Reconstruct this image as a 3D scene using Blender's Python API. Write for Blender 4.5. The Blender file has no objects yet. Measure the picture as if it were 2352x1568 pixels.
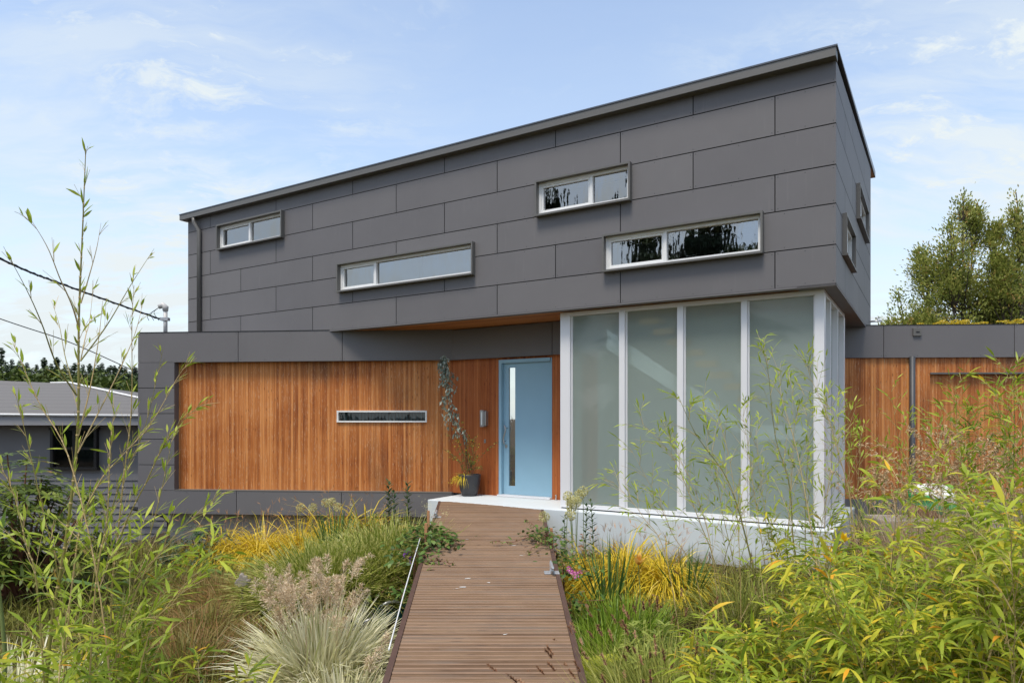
import bpy, bmesh, math, random
import numpy as np
R = math.radians
random.seed(7)
rng = np.random.default_rng(11)
sc = bpy.context.scene
col = sc.collection
FPX, CX, CY, EYE = 1571.0, 1176.0, 959.5, 1.4      # photograph measured at 2352 px wide: focal length, vanishing row, eye height

def P(x, y, Y):
    return np.array([(x - CX) / FPX * Y, Y, EYE + (CY - y) / FPX * Y])
def zat(y, Y): return EYE + (CY - y) / FPX * Y
def V(*a): return np.array(a, float)

# ------------------------------------------------------------------ objects
ORG = {}
def thing(name, label, cat, loc=(0, 0, 0), group=None, kind=None):
    o = bpy.data.objects.new(name, None); col.objects.link(o)
    o.location = loc; o.empty_display_size = .2
    o['label'] = label; o['category'] = cat
    if group: o['group'] = group
    if kind: o['kind'] = kind
    ORG[o.name] = V(*loc)
    return o
def tag(o, label, cat, group=None, kind=None):
    o['label'] = label; o['category'] = cat
    if group: o['group'] = group
    if kind: o['kind'] = kind
    return o
def finish(name, me, mats, parent, loc=None):
    o = bpy.data.objects.new(name, me); col.objects.link(o)
    for m in mats: me.materials.append(m)
    if parent is not None:
        o.parent = parent; ORG[o.name] = ORG[parent.name]
    else:
        if loc is not None: o.location = loc
        ORG[o.name] = V(*(loc if loc is not None else (0, 0, 0)))
    return o
def copy_tree(o, parent=None, loc=None, rz=None, s=None):
    c = o.copy(); col.objects.link(c)
    if parent is not None: c.parent = parent
    if loc is not None: c.location = loc
    if rz is not None: c.rotation_euler[2] = rz
    if s is not None: c.scale = (s, s, s) if not hasattr(s, '__len__') else s
    for ch in list(o.children): copy_tree(ch, c)
    return c

class SB:
    """solid builder: polygons with metre UVs and material slots"""
    def __init__(s): s.v = []; s.f = []; s.m = []; s.uv = []; s.sm = []; s.tn = []; s.tone = .5
    def poly(s, pts, m=0, uv=None, smooth=False):
        i = len(s.v); s.v += [tuple(map(float, p)) for p in pts]
        s.f.append(tuple(range(i, i + len(pts)))); s.m.append(m); s.sm.append(smooth); s.tn.append(s.tone)
        s.uv.append(uv if uv else [(0, 0)] * len(pts))
    def rect(s, fr, a0, a1, z0, z1, d, m=0):
        q = [(a0, z0), (a1, z0), (a1, z1), (a0, z1)]
        if fr.e[1] * fr.n[0] - fr.e[0] * fr.n[1] > 0: q = q[::-1]      # face away from the house
        s.poly([fr(a, d, z) for a, z in q], m, q)
    def box(s, fr, a0, a1, d0, d1, z0, z1, m=0):
        c = lambda a, d, z: fr(a, d, z)
        for d in (d0, d1): s.poly([c(a0, d, z0), c(a1, d, z0), c(a1, d, z1), c(a0, d, z1)], m, [(a0, z0), (a1, z0), (a1, z1), (a0, z1)])
        for a in (a0, a1): s.poly([c(a, d0, z0), c(a, d1, z0), c(a, d1, z1), c(a, d0, z1)], m, [(d0, z0), (d1, z0), (d1, z1), (d0, z1)])
        for z in (z0, z1): s.poly([c(a0, d0, z), c(a1, d0, z), c(a1, d1, z), c(a0, d1, z)], m, [(d0, a0), (d0, a1), (d1, a1), (d1, a0)])
    def prism(s, pts, z0, z1, m=0):
        n = len(pts)
        for z in (z0, z1): s.poly([(p[0], p[1], z) for p in pts], m, [(p[1], p[0]) for p in pts])
        for i in range(n):
            p, q = pts[i], pts[(i + 1) % n]; L = math.hypot(q[0] - p[0], q[1] - p[1])
            s.poly([(p[0], p[1], z0), (q[0], q[1], z0), (q[0], q[1], z1), (p[0], p[1], z1)], m, [(0, z0), (L, z0), (L, z1), (0, z1)])
    def tube(s, pts, rad, n=10, m=0, cap=True):
        pts = [np.array(p, float) for p in pts]; k = len(pts)
        rad = rad if hasattr(rad, '__len__') else [rad] * k
        rings = []; L = 0
        for i, p in enumerate(pts):
            t = pts[min(i + 1, k - 1)] - pts[max(i - 1, 0)]; t = t / (np.linalg.norm(t) + 1e-9)
            a = V(0, 0, 1) if abs(t[2]) < .9 else V(1, 0, 0)
            x = np.cross(t, a); x /= np.linalg.norm(x); y = np.cross(t, x)
            rings.append([p + rad[i] * (math.cos(q) * x + math.sin(q) * y) for q in np.linspace(0, 2 * math.pi, n, endpoint=False)])
        for i in range(k - 1):
            for j in range(n):
                s.poly([rings[i][j], rings[i][(j + 1) % n], rings[i + 1][(j + 1) % n], rings[i + 1][j]], m, smooth=True)
        if cap:
            s.poly(rings[0], m); s.poly(rings[-1], m)
    def lathe(s, c, prof, n=28, m=0):
        """prof: list of (radius, z)"""
        for i in range(len(prof) - 1):
            (r0, z0), (r1, z1) = prof[i], prof[i + 1]
            for j in range(n):
                a, b = 2 * math.pi * j / n, 2 * math.pi * (j + 1) / n
                s.poly([(c[0] + r0 * math.cos(a), c[1] + r0 * math.sin(a), c[2] + z0), (c[0] + r0 * math.cos(b), c[1] + r0 * math.sin(b), c[2] + z0),
                        (c[0] + r1 * math.cos(b), c[1] + r1 * math.sin(b), c[2] + z1), (c[0] + r1 * math.cos(a), c[1] + r1 * math.sin(a), c[2] + z1)], m, smooth=True)
    def disc(s, c, e1, e2, r, n=7, m=0):
        s.poly([c + r * (math.cos(q) * e1 + math.sin(q) * e2) for q in np.linspace(0, 2 * math.pi, n, endpoint=False)], m)
    def build(s, name, mats, parent=None, loc=None, weld=True, bevel=0):
        me = bpy.data.meshes.new(name)
        org = ORG[parent.name] if parent is not None else V(*(loc if loc is not None else (0, 0, 0)))
        me.from_pydata([tuple(np.array(v) - org) for v in s.v], [], s.f)
        me.polygons.foreach_set('material_index', s.m); me.polygons.foreach_set('use_smooth', s.sm)
        at = me.attributes.new('tone', 'FLOAT', 'FACE'); at.data.foreach_set('value', np.array(s.tn, np.float32))
        ul = me.uv_layers.new(name='UVMap')
        ul.data.foreach_set('uv', np.array([c for f in s.uv for c in f], np.float32).ravel())
        if weld:
            bm = bmesh.new(); bm.from_mesh(me)
            bmesh.ops.remove_doubles(bm, verts=bm.verts, dist=1e-5)
            bmesh.ops.recalc_face_normals(bm, faces=bm.faces)
            if bevel: bmesh.ops.bevel(bm, geom=[e for e in bm.edges if e.is_manifold and e.calc_face_angle(0) > .6], offset=bevel, segments=2, affect='EDGES', profile=.5)
            bm.to_mesh(me); bm.free()
        mats = mats if isinstance(mats, (list, tuple)) else [mats]
        return finish(name, me, mats, parent, loc)

def split(rect, holes):
    """rectangles (a0,a1,z0,z1) of rect outside the holes"""
    out = [rect]
    for h in holes:
        nxt = []
        for r in out:
            a0, a1, z0, z1 = r
            b0, b1, y0, y1 = max(a0, h[0]), min(a1, h[1]), max(z0, h[2]), min(z1, h[3])
            if b0 >= b1 or y0 >= y1: nxt.append(r); continue
            if z0 < y0: nxt.append((a0, a1, z0, y0))
            if y1 < z1: nxt.append((a0, a1, y1, z1))
            if a0 < b0: nxt.append((a0, b0, y0, y1))
            if b1 < a1: nxt.append((b1, a1, y0, y1))
        out = [r for r in nxt if r[1] - r[0] > 1e-4 and r[3] - r[2] > 1e-4]
    return out

# ------------------------------------------------------------------ foliage builder
def nrm(a): return a / (np.linalg.norm(a, axis=-1, keepdims=True) + 1e-9)
BLADE = (.75, 1, .9, .65, .04); LEAF = (.12, 1, .72, .03); OVAL = (.15, .95, .95, .05); STRAP = (1, 1, .95, .8, .1)
class FB:
    def __init__(s): s.v = []; s.q = []; s.t = []; s.r = []; s.m = []; s.n = 0
    def add(s, v, q, t, r, m):
        s.v.append(v); s.q.append(q + s.n); s.t.append(t); s.r.append(r); s.m.append(np.full(len(q), m, np.int32)); s.n += len(v)
    def ribbons(s, base, d, L, W, droop=.3, prof=BLADE, r=None, roll=None, m=0, fold=0.0):
        base = np.atleast_2d(np.asarray(base, float)); N = len(base)
        if N == 0: return
        d = nrm(np.broadcast_to(np.asarray(d, float), (N, 3)).copy()); k = len(prof)
        L = np.broadcast_to(L, (N,)); W = np.broadcast_to(W, (N,)); droop = np.broadcast_to(droop, (N,))
        r = rng.random(N) if r is None else np.clip(np.broadcast_to(r, (N,)), 0, 1)
        side = np.cross(d, V(0, 0, 1)); bad = np.linalg.norm(side, axis=1) < .05
        side[bad] = V(1, 0, 0); side = nrm(side)
        if roll is None: roll = rng.normal(0, .5, N)
        roll = np.broadcast_to(roll, (N,))
        nn = np.cross(side, d); side = side * np.cos(roll)[:, None] + nn * np.sin(roll)[:, None]
        pos = base.copy(); vs = []
        for i in range(k):
            w = (W * prof[i] * .5)[:, None]
            vs += [pos - side * w, pos + side * w]
            d = nrm(d + np.stack([np.zeros(N), np.zeros(N), -droop / (k - 1)], 1)); pos = pos + d * (L / (k - 1))[:, None]
        v = np.stack(vs, 1).reshape(-1, 3)
        b = np.arange(N)[:, None] * (2 * k)
        q = np.concatenate([np.concatenate([b + 2 * i, b + 2 * i + 1, b + 2 * i + 3, b + 2 * i + 2], 1) for i in range(k - 1)], 0)
        t = np.tile(np.repeat(np.linspace(0, 1, k), 2), N)
        s.add(v, q, t, np.repeat(r, 2 * k), m)
    def tube(s, pts, rad, n=5, r=.5, m=0):
        pts = np.asarray(pts, float); k = len(pts)
        rad = np.broadcast_to(rad, (k,))
        t = nrm(np.gradient(pts, axis=0)); a = V(.31, .95, .05)
        x = nrm(np.cross(t, a)); y = np.cross(t, x)
        an = np.linspace(0, 2 * math.pi, n, endpoint=False)
        v = pts[:, None, :] + rad[:, None, None] * (np.cos(an)[None, :, None] * x[:, None, :] + np.sin(an)[None, :, None] * y[:, None, :])
        q = [(i * n + j, i * n + (j + 1) % n, (i + 1) * n + (j + 1) % n, (i + 1) * n + j) for i in range(k - 1) for j in range(n)]
        s.add(v.reshape(-1, 3), np.array(q), np.repeat(np.linspace(0, 1, k), n), np.full(k * n, r), m)
    def build(s, name, mats, parent=None, loc=None, smooth=False):
        me = bpy.data.meshes.new(name)
        org = ORG[parent.name] if parent is not None else V(*(loc if loc is not None else (0, 0, 0)))
        v = (np.concatenate(s.v) - org).astype(np.float32); q = np.concatenate(s.q).astype(np.int32)
        me.vertices.add(len(v)); me.vertices.foreach_set('co', v.ravel())
        me.loops.add(q.size); me.loops.foreach_set('vertex_index', q.ravel())
        me.polygons.add(len(q)); me.polygons.foreach_set('loop_start', np.arange(0, q.size, 4, dtype=np.int32))
        me.polygons.foreach_set('material_index', np.concatenate(s.m))
        if smooth: me.polygons.foreach_set('use_smooth', np.ones(len(q), bool))
        for nm, arr in (('t', s.t), ('r', s.r)):
            at = me.attributes.new(nm, 'FLOAT', 'POINT'); at.data.foreach_set('value', np.concatenate(arr).astype(np.float32))
        me.update(calc_edges=True)
        mats = mats if isinstance(mats, (list, tuple)) else [mats]
        return finish(name, me, mats, parent, loc)

def path(pts, n=12, wob=0.0):
    """smooth path through points (Catmull-Rom)"""
    p = np.asarray(pts, float)
    if len(p) < 3: p = np.array([p[0], (p[0] + p[1]) / 2, p[1]])
    p = np.vstack([2 * p[0] - p[1], p, 2 * p[-1] - p[-2]]); out = []
    segs = len(p) - 3
    for u in np.linspace(0, segs - 1e-6, n):
        i = int(u); f = u - i; a, b, c, d = p[i:i + 4]
        out.append(.5 * (2 * b + (c - a) * f + (2 * a - 5 * b + 4 * c - d) * f * f + (3 * b - a - 3 * c + d) * f ** 3))
    out = np.array(out)
    if wob: out[1:-1] += rng.normal(0, wob, (n - 2, 3))
    return out

# ------------------------------------------------------------------ materials
class NT:
    def __init__(s, name):
        s.mat = bpy.data.materials.new(name); s.mat.use_nodes = True
        s.t = s.mat.node_tree; s.t.nodes.clear(); s.out = s.n('ShaderNodeOutputMaterial')
    def n(s, ty, **k):
        nd = s.t.nodes.new(ty)
        for a, b in k.items():
            if a.startswith('i_'): nd.inputs[a[2:].replace('_', ' ')].default_value = b
            else: setattr(nd, a, b)
        return nd
    def l(s, a, b): s.t.links.new(a, b)
    def math(s, op, a, b=0.0, clamp=False):
        nd = s.n('ShaderNodeMath', operation=op, use_clamp=clamp)
        for i, x in enumerate((a, b)):
            if isinstance(x, (int, float)): nd.inputs[i].default_value = x
            else: s.l(x, nd.inputs[i])
        return nd.outputs[0]
    def mix(s, f, a, b, bt='MIX'):
        nd = s.n('ShaderNodeMix', data_type='RGBA', blend_type=bt)
        for i, x in ((0, f), (6, a), (7, b)):
            if isinstance(x, (int, float)): nd.inputs[i].default_value = x
            elif isinstance(x, (tuple, list)): nd.inputs[i].default_value = (*x, 1)
            else: s.l(x, nd.inputs[i])
        return nd.outputs[2]
    def ramp(s, f, stops, interp='LINEAR'):
        nd = s.n('ShaderNodeValToRGB'); cr = nd.color_ramp; cr.interpolation = interp
        while len(cr.elements) < len(stops): cr.elements.new(.5)
        for e, (p, c) in zip(cr.elements, stops): e.position = p; e.color = (*c, 1) if len(c) == 3 else c
        s.l(f, nd.inputs[0]); return nd.outputs[0]
    def noise(s, vec=None, scale=5, detail=3, rough=.55, out=0, dist=0):
        nd = s.n('ShaderNodeTexNoise'); nd.inputs['Scale'].default_value = scale; nd.inputs['Detail'].default_value = detail
        nd.inputs['Roughness'].default_value = rough; nd.inputs['Distortion'].default_value = dist
        if vec is not None: s.l(vec, nd.inputs['Vector'])
        return nd.outputs[out]
    def mapping(s, vec, scale=(1, 1, 1), loc=(0, 0, 0), rot=(0, 0, 0)):
        nd = s.n('ShaderNodeMapping'); nd.inputs['Scale'].default_value = scale; nd.inputs['Location'].default_value = loc; nd.inputs['Rotation'].default_value = rot
        s.l(vec, nd.inputs[0]); return nd.outputs[0]
    def bump(s, h, st=.3, dist=.01):
        nd = s.n('ShaderNodeBump'); nd.inputs['Strength'].default_value = st; nd.inputs['Distance'].default_value = dist
        s.l(h, nd.inputs['Height']); return nd.outputs[0]
    def pbsdf(s, color=None, rough=.5, metal=0, normal=None, spec=.5, coat=0):
        b = s.n('ShaderNodeBsdfPrincipled')
        if isinstance(color, (tuple, list)): b.inputs['Base Color'].default_value = (*color, 1)
        elif color is not None: s.l(color, b.inputs['Base Color'])
        if isinstance(rough, (int, float)): b.inputs['Roughness'].default_value = rough
        else: s.l(rough, b.inputs['Roughness'])
        b.inputs['Metallic'].default_value = metal; b.inputs['Specular IOR Level'].default_value = spec
        b.inputs['Coat Weight'].default_value = coat
        if normal is not None: s.l(normal, b.inputs['Normal'])
        return b
    def end(s, sh): s.l(sh.outputs[0] if hasattr(sh, 'outputs') else sh, s.out.inputs[0]); return s.mat
def plain(name, c, rough=.5, metal=0, var=.12, scale=8, bump=0, spec=.5):
    t = NT(name); tc = t.n('ShaderNodeTexCoord').outputs['Object']
    n = t.noise(tc, scale, 4)
    cc = t.mix(n, tuple(x * (1 - var) for x in c), tuple(min(1, x * (1 + var)) for x in c))
    nb = t.bump(t.noise(tc, scale * 12, 3), bump) if bump else None
    return t.end(t.pbsdf(cc, rough, metal, nb, spec))
def foliage(name, stops, transl=.35, rough=.45, tip=None, band=None, spec=.3, bright=1.45):
    t = NT(name)
    r = t.n('ShaderNodeAttribute', attribute_name='r').outputs['Fac']; tt = t.n('ShaderNodeAttribute', attribute_name='t').outputs['Fac']
    c = t.ramp(r, [(p, tuple(x * bright for x in k)) for p, k in stops])
    if tip: c = t.mix(t.math('MULTIPLY', t.math('POWER', tt, tip[1]), tip[2]), c, tip[0])
    if band:
        w = t.math('FRACT', t.math('ADD', t.math('MULTIPLY', tt, band[1]), t.math('MULTIPLY', r, 7.3)))
        c = t.mix(t.math('MULTIPLY', t.math('GREATER_THAN', w, band[2]), .85), c, band[0])
    p = t.pbsdf(c, rough, spec=spec)
    tr = t.n('ShaderNodeBsdfTranslucent'); t.l(t.mix(.5, c, (1, 1, .35), 'MULTIPLY'), tr.inputs[0])
    t.l(c, tr.inputs[0])
    mx = t.n('ShaderNodeMixShader'); mx.inputs[0].default_value = transl
    t.l(p.outputs[0], mx.inputs[1]); t.l(tr.outputs[0], mx.inputs[2])
    return t.end(mx)

def mk_cladding(name, c):
    t = NT(name); tc = t.n('ShaderNodeTexCoord'); uv = tc.outputs['UV']
    isl = t.n('ShaderNodeAttribute', attribute_name='tone').outputs['Fac']
    n1 = t.noise(uv, 1.3, 4); n2 = t.noise(t.mapping(uv, (6, 60, 1)), 6, 3); n3 = t.noise(uv, 140, 2)
    f = t.math('ADD', t.math('MULTIPLY', n1, .5), t.math('ADD', t.math('MULTIPLY', n2, .25), t.math('MULTIPLY', n3, .25)))
    cc = t.mix(f, tuple(x * .84 for x in c), tuple(x * 1.16 for x in c))
    cc = t.mix(1.0, cc, t.ramp(isl, [(0, (.93, .93, .94)), (1, (1.06, 1.06, 1.05))]), 'MULTIPLY')
    # rain streaks and small pale scuffs
    st = t.ramp(t.noise(t.mapping(uv, (7, .5, 1)), 3, 3), [(.60, (0, 0, 0)), (.80, (1, 1, 1))])
    cc = t.mix(t.math('MULTIPLY', st, .13), cc, tuple(x * 1.7 for x in c))
    return t.end(t.pbsdf(cc, .55, normal=t.bump(t.math('ADD', n3, t.math('MULTIPLY', t.noise(uv, .9, 1), 6.0)), .12, .004), spec=.35))
def mk_siding(name, dark, mid, light, bw=.048, bleach=.5):
    t = NT(name); uv = t.n('ShaderNodeTexCoord').outputs['UV']
    sx = t.n('ShaderNodeSeparateXYZ'); t.l(uv, sx.inputs[0]); u, v = sx.outputs[0], sx.outputs[1]
    bu = t.math('DIVIDE', u, bw); bi = t.math('FLOOR', bu); bf = t.math('FRACT', bu)
    wn = t.n('ShaderNodeTexWhiteNoise', noise_dimensions='1D'); t.l(bi, wn.inputs['W']); rnd = wn.outputs['Value']
    # vector shifted per board so that grain never lines up
    cb = t.n('ShaderNodeCombineXYZ'); t.l(u, cb.inputs[0]); t.l(t.math('ADD', v, t.math('MULTIPLY', rnd, 37.)), cb.inputs[1]); t.l(t.math('MULTIPLY', bi, .37), cb.inputs[2])
    pv = cb.outputs[0]
    grain = t.noise(t.mapping(pv, (120, 2.2, 1)), 1, 4, .6, dist=.4)
    wav = t.noise(t.mapping(pv, (34, .7, 1)), 1, 3, .6)
    low = t.noise(uv, .55, 3, .6)
    patch = t.noise(t.mapping(uv, (1.0, .35, 1), (5, 2, 0)), 1.1, 4, .6)
    f = t.math('ADD', t.math('MULTIPLY', rnd, .26), t.math('ADD', t.math('MULTIPLY', grain, .40), t.math('ADD', t.math('MULTIPLY', wav, .42), t.math('MULTIPLY', low, .34))))
    c = t.ramp(f, [(.50, dark), (.66, mid), (.87, light)])
    # sun bleached fields
    c = t.mix(t.math('MULTIPLY', t.ramp(low, [(.42, (0, 0, 0)), (.66, (1, 1, 1))]), bleach), c, t.mix(.5, c, light))
    # grey-brown weathered field
    c = t.mix(t.math('MULTIPLY', t.ramp(patch, [(.56, (0, 0, 0)), (.74, (1, 1, 1))]), .55), c, (.10, .055, .03))
    # knots
    vo = t.n('ShaderNodeTexVoronoi', feature='DISTANCE_TO_EDGE'); vo = t.n('ShaderNodeTexVoronoi'); vo.inputs['Scale'].default_value = 1
    t.l(t.mapping(pv, (16, 4.6, 1)), vo.inputs['Vector'])
    kn = t.ramp(vo.outputs['Distance'], [(.0, (1, 1, 1)), (.10, (.7, .7, .7)), (.17, (0, 0, 0))])
    c = t.mix(t.math('MULTIPLY', kn, .6), c, tuple(x * .35 for x in dark))
    # flaking pale flecks along the boards
    fl = t.noise(t.mapping(pv, (150, 9, 1)), 1, 3, .7)
    fm = t.math('MULTIPLY', t.ramp(fl, [(.57, (0, 0, 0)), (.65, (1, 1, 1))]), t.ramp(wav, [(.40, (0, 0, 0)), (.58, (1, 1, 1))]))
    c = t.mix(t.math('MULTIPLY', fm, bleach * 1.5, True), c, (.62, .45, .28))
    # joints
    e = t.math('MINIMUM', bf, t.math('SUBTRACT', 1.0, bf))
    jt = t.ramp(e, [(.0, (1, 1, 1)), (.075, (0, 0, 0))])
    c = t.mix(t.math('MULTIPLY', jt, t.math('ADD', .15, t.math('MULTIPLY', rnd, .6))), c, tuple(x * .3 for x in dark))
    h = t.math('SUBTRACT', t.math('MULTIPLY', grain, .25), jt)
    return t.end(t.pbsdf(c, .55, normal=t.bump(h, .35, .006), spec=.3))
def mk_glass(name, ior=1.9, tint=(.90, .93, .91)):
    t = NT(name); tr = t.n('ShaderNodeBsdfTransparent'); tr.inputs[0].default_value = (*tint, 1)
    gl = t.n('ShaderNodeBsdfGlossy'); gl.inputs['Roughness'].default_value = .015
    tc = t.n('ShaderNodeTexCoord').outputs['Object']
    t.l(t.bump(t.noise(t.mapping(tc, (3.2, 3.2, .9)), 1.3, 3), .16, .025), gl.inputs['Normal'])
    fr = t.n('ShaderNodeFresnel'); fr.inputs[0].default_value = ior
    mx = t.n('ShaderNodeMixShader'); t.l(fr.outputs[0], mx.inputs[0]); t.l(tr.outputs[0], mx.inputs[1]); t.l(gl.outputs[0], mx.inputs[2])
    return t.end(mx)
def mk_frosted(name):
    t = NT(name)
    df = t.n('ShaderNodeBsdfDiffuse'); df.inputs[0].default_value = (.78, .93, .84, 1)
    tl = t.n('ShaderNodeBsdfTranslucent'); tl.inputs[0].default_value = (.85, .95, .90, 1)
    rf = t.n('ShaderNodeBsdfRefraction'); rf.inputs['Color'].default_value = (.86, .94, .90, 1); rf.inputs['IOR'].default_value = 1.25; rf.inputs['Roughness'].default_value = .24
    gl = t.n('ShaderNodeBsdfGlossy'); gl.inputs['Roughness'].default_value = .03
    fr = t.n('ShaderNodeFresnel'); fr.inputs[0].default_value = 1.5
    def mx(f, a, b):
        m = t.n('ShaderNodeMixShader')
        if isinstance(f, float): m.inputs[0].default_value = f
        else: t.l(f, m.inputs[0])
        t.l(a.outputs[0], m.inputs[1]); t.l(b.outputs[0], m.inputs[2]); return m
    m = mx(.66, mx(.30, df, tl), rf)
    return t.end(mx(fr.outputs[0], m, gl))

G_CLAD = (.148, .141, .142)
M = {}
M['clad'] = mk_cladding('grey_fibre_cement', G_CLAD)
M['trim'] = plain('grey_painted_metal', (.125, .120, .110), .45, .0, .06, 3)
M['dark'] = plain('black_joint', (.012, .012, .013), .8)
M['screw'] = plain('screw_head', (.05, .05, .05), .4)
M['roofm'] = plain('roof_sheet_metal', (.10, .11, .13), .35, .3)
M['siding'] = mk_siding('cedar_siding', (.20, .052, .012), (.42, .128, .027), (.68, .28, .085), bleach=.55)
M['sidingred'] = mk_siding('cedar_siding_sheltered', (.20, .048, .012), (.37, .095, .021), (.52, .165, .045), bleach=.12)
M['soffit'] = mk_siding('cedar_soffit', (.20, .07, .02), (.36, .13, .036), (.48, .20, .06), .09, .1)
M['alu'] = plain('silver_aluminium', (.72, .715, .72), .42, .05, .03, 2)
M['white'] = plain('white_window_vinyl', (.76, .76, .74), .4, 0, .03)
M['glass'] = mk_glass('window_glass', 4.2)
M['glassd'] = mk_glass('clear_glass', 1.8, (.6, .68, .66))
M['frost'] = mk_frosted('frosted_glass')
M['door'] = plain('blue_door_paint', (.275, .455, .565), .34, 0, .06, 2.2)
M['steel'] = plain('brushed_steel', (.45, .44, .43), .3, .8, .08, 20)
M['inter'] = plain('interior_plaster', (.55, .54, .50), .8)
M['interw'] = plain('white_stair_guard', (.95, .95, .93), .7, 0, .01)
M['intg'] = plain('grey_hall_wall', (.66, .65, .61), .8, 0, .05)
M['interd'] = plain('interior_dark_panelling', (.05, .05, .05), .7)
M['blind'] = plain('pale_roller_blind', (.86, .86, .82), .8, 0, .03)
M['curt'] = plain('blue_grey_curtain', (.16, .24, .28), .8)
M['tread'] = plain('honey_oak', (.72, .40, .12), .5, 0, .2, 6)
def mk_concrete(name, c, var=.10, stain=.3, sc_=2.0, splash=False):
    t = NT(name); tc = t.n('ShaderNodeTexCoord').outputs['Object']
    a = t.noise(tc, sc_, 5, .62); b = t.noise(tc, 40, 3); d = t.noise(t.mapping(tc, (3, 3, .6)), 2.2, 4, .6)
    cc = t.mix(a, tuple(x * (1 - var) for x in c), tuple(min(1, x * (1 + var)) for x in c))
    cc = t.mix(t.math('MULTIPLY', t.ramp(d, [(.52, (0, 0, 0)), (.75, (1, 1, 1))]), stain), cc, tuple(x * .72 for x in c))
    if splash:
        sx = t.n('ShaderNodeSeparateXYZ'); t.l(tc, sx.inputs[0])
        h = t.math('ADD', t.math('MULTIPLY', sx.outputs[2], -2.4), t.math('MULTIPLY', d, .9))
        cc = t.mix(t.math('MULTIPLY', t.math('SUBTRACT', h, 1.25, True), .9, True), cc, (.22, .18, .13))
    return t.end(t.pbsdf(cc, .6, normal=t.bump(b, .12, .004), spec=.3))
M['porch'] = mk_concrete('pale_blue_concrete', (.60, .645, .655), .06, .20, 1.4, True)
M['found'] = mk_concrete('raw_concrete', (.36, .33, .29), .14, .5)
M['pot'] = plain('charcoal_glazed_clay', (.035, .034, .037), .42, 0, .6, 7, .1)
M['pipe'] = plain('pale_grey_conduit', (.52, .51, .49), .45, 0, .15, 6)
M['cable'] = plain('black_cable', (.012, .014, .02), .5)
def mk_ground(name):
    t = NT(name); tc = t.n('ShaderNodeTexCoord').outputs['Object']
    a = t.noise(tc, 1.1, 5); b = t.noise(tc, 22, 4, .7)
    vo = t.n('ShaderNodeTexVoronoi'); vo.inputs['Scale'].default_value = 30; t.l(t.mapping(tc, (1, 2.3, 1), rot=(0, 0, .6)), vo.inputs['Vector'])
    c = t.ramp(b, [(.3, (.012, .008, .006)), (.5, (.035, .022, .015)), (.7, (.09, .055, .032))])
    c = t.mix(t.math('MULTIPLY', t.ramp(vo.outputs['Color'], [(.72, (0, 0, 0)), (.8, (1, 1, 1))]), .5), c, (.24, .15, .085))
    c = t.mix(t.ramp(a, [(.45, (0, 0, 0)), (.65, (.6, .6, .6))]), c, (.05, .055, .018))
    return t.end(t.pbsdf(c, .9, normal=t.bump(b, .8, .03), spec=.15))
M['ground'] = mk_ground('bark_mulch_ground')
M['hill'] = plain('wooded_slope', (.03, .045, .015), .9, 0, .5, .2)
def mk_deck(name):
    t = NT(name); tc = t.n('ShaderNodeTexCoord').outputs['Object']
    isl = t.n('ShaderNodeNewGeometry').outputs['Random Per Island']
    cb = t.n('ShaderNodeCombineXYZ'); t.l(t.math('MULTIPLY', isl, 53.), cb.inputs[2])
    av = t.n('ShaderNodeVectorMath', operation='ADD'); t.l(tc, av.inputs[0]); t.l(cb.outputs[0], av.inputs[1]); p = av.outputs[0]
    g = t.noise(t.mapping(p, (2.2, 70, 1)), 1, 4, .65, dist=.3); big = t.noise(t.mapping(tc, (1, .9, 1)), 1.5, 4, .6)
    f = t.math('ADD', t.math('MULTIPLY', g, .5), t.math('ADD', t.math('MULTIPLY', isl, .22), t.math('MULTIPLY', big, .46)))
    c = t.ramp(f, [(.32, (.080, .043, .022)), (.56, (.170, .102, .055)), (.85, (.285, .188, .112))])
    gm = t.noise(t.mapping(p, (1.1, 9, 1), (3, 1, 0)), 1.3, 3)
    c = t.mix(t.math('MULTIPLY', t.ramp(gm, [(.48, (0, 0, 0)), (.68, (1, 1, 1))]), .6), c, (.17, .138, .11))
    vo = t.n('ShaderNodeTexVoronoi'); vo.inputs['Scale'].default_value = 1; t.l(t.mapping(p, (3.2, 24, 1)), vo.inputs['Vector'])
    k = t.ramp(vo.outputs['Distance'], [(0, (1, 1, 1)), (.10, (.8, .8, .8)), (.16, (0, 0, 0))])
    c = t.mix(t.math('MULTIPLY', k, .65), c, (.045, .028, .022))
    return t.end(t.pbsdf(c, .62, normal=t.bump(g, .25, .004), spec=.3))
M['deck'] = mk_deck('weathered_deck_boards')
M['decklit'] = plain('painted_light_board_edge', (.215, .130, .078), .7, 0, .35, 5)  # paler wood paints the light caught along each board's front bevel
M['edge'] = plain('dark_brown_timber', (.085, .045, .030), .6, 0, .3, 9)
M['fleck'] = plain('white_dropping', (.75, .74, .70), .7)
M['stake'] = plain('fresh_cedar_stake', (.42, .20, .09), .7, 0, .2, 30)
M['galv'] = plain('galvanised_steel', (.55, .56, .57), .38, .6, .15, 20)
M['stone'] = plain('grey_brown_stone', (.27, .235, .20), .85, 0, .35, 14, .4)
M['green'] = plain('dark_green_plastic', (.006, .06, .055), .35)
M['hose'] = plain('grey_rubber_hose', (.11, .115, .12), .5)
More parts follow.
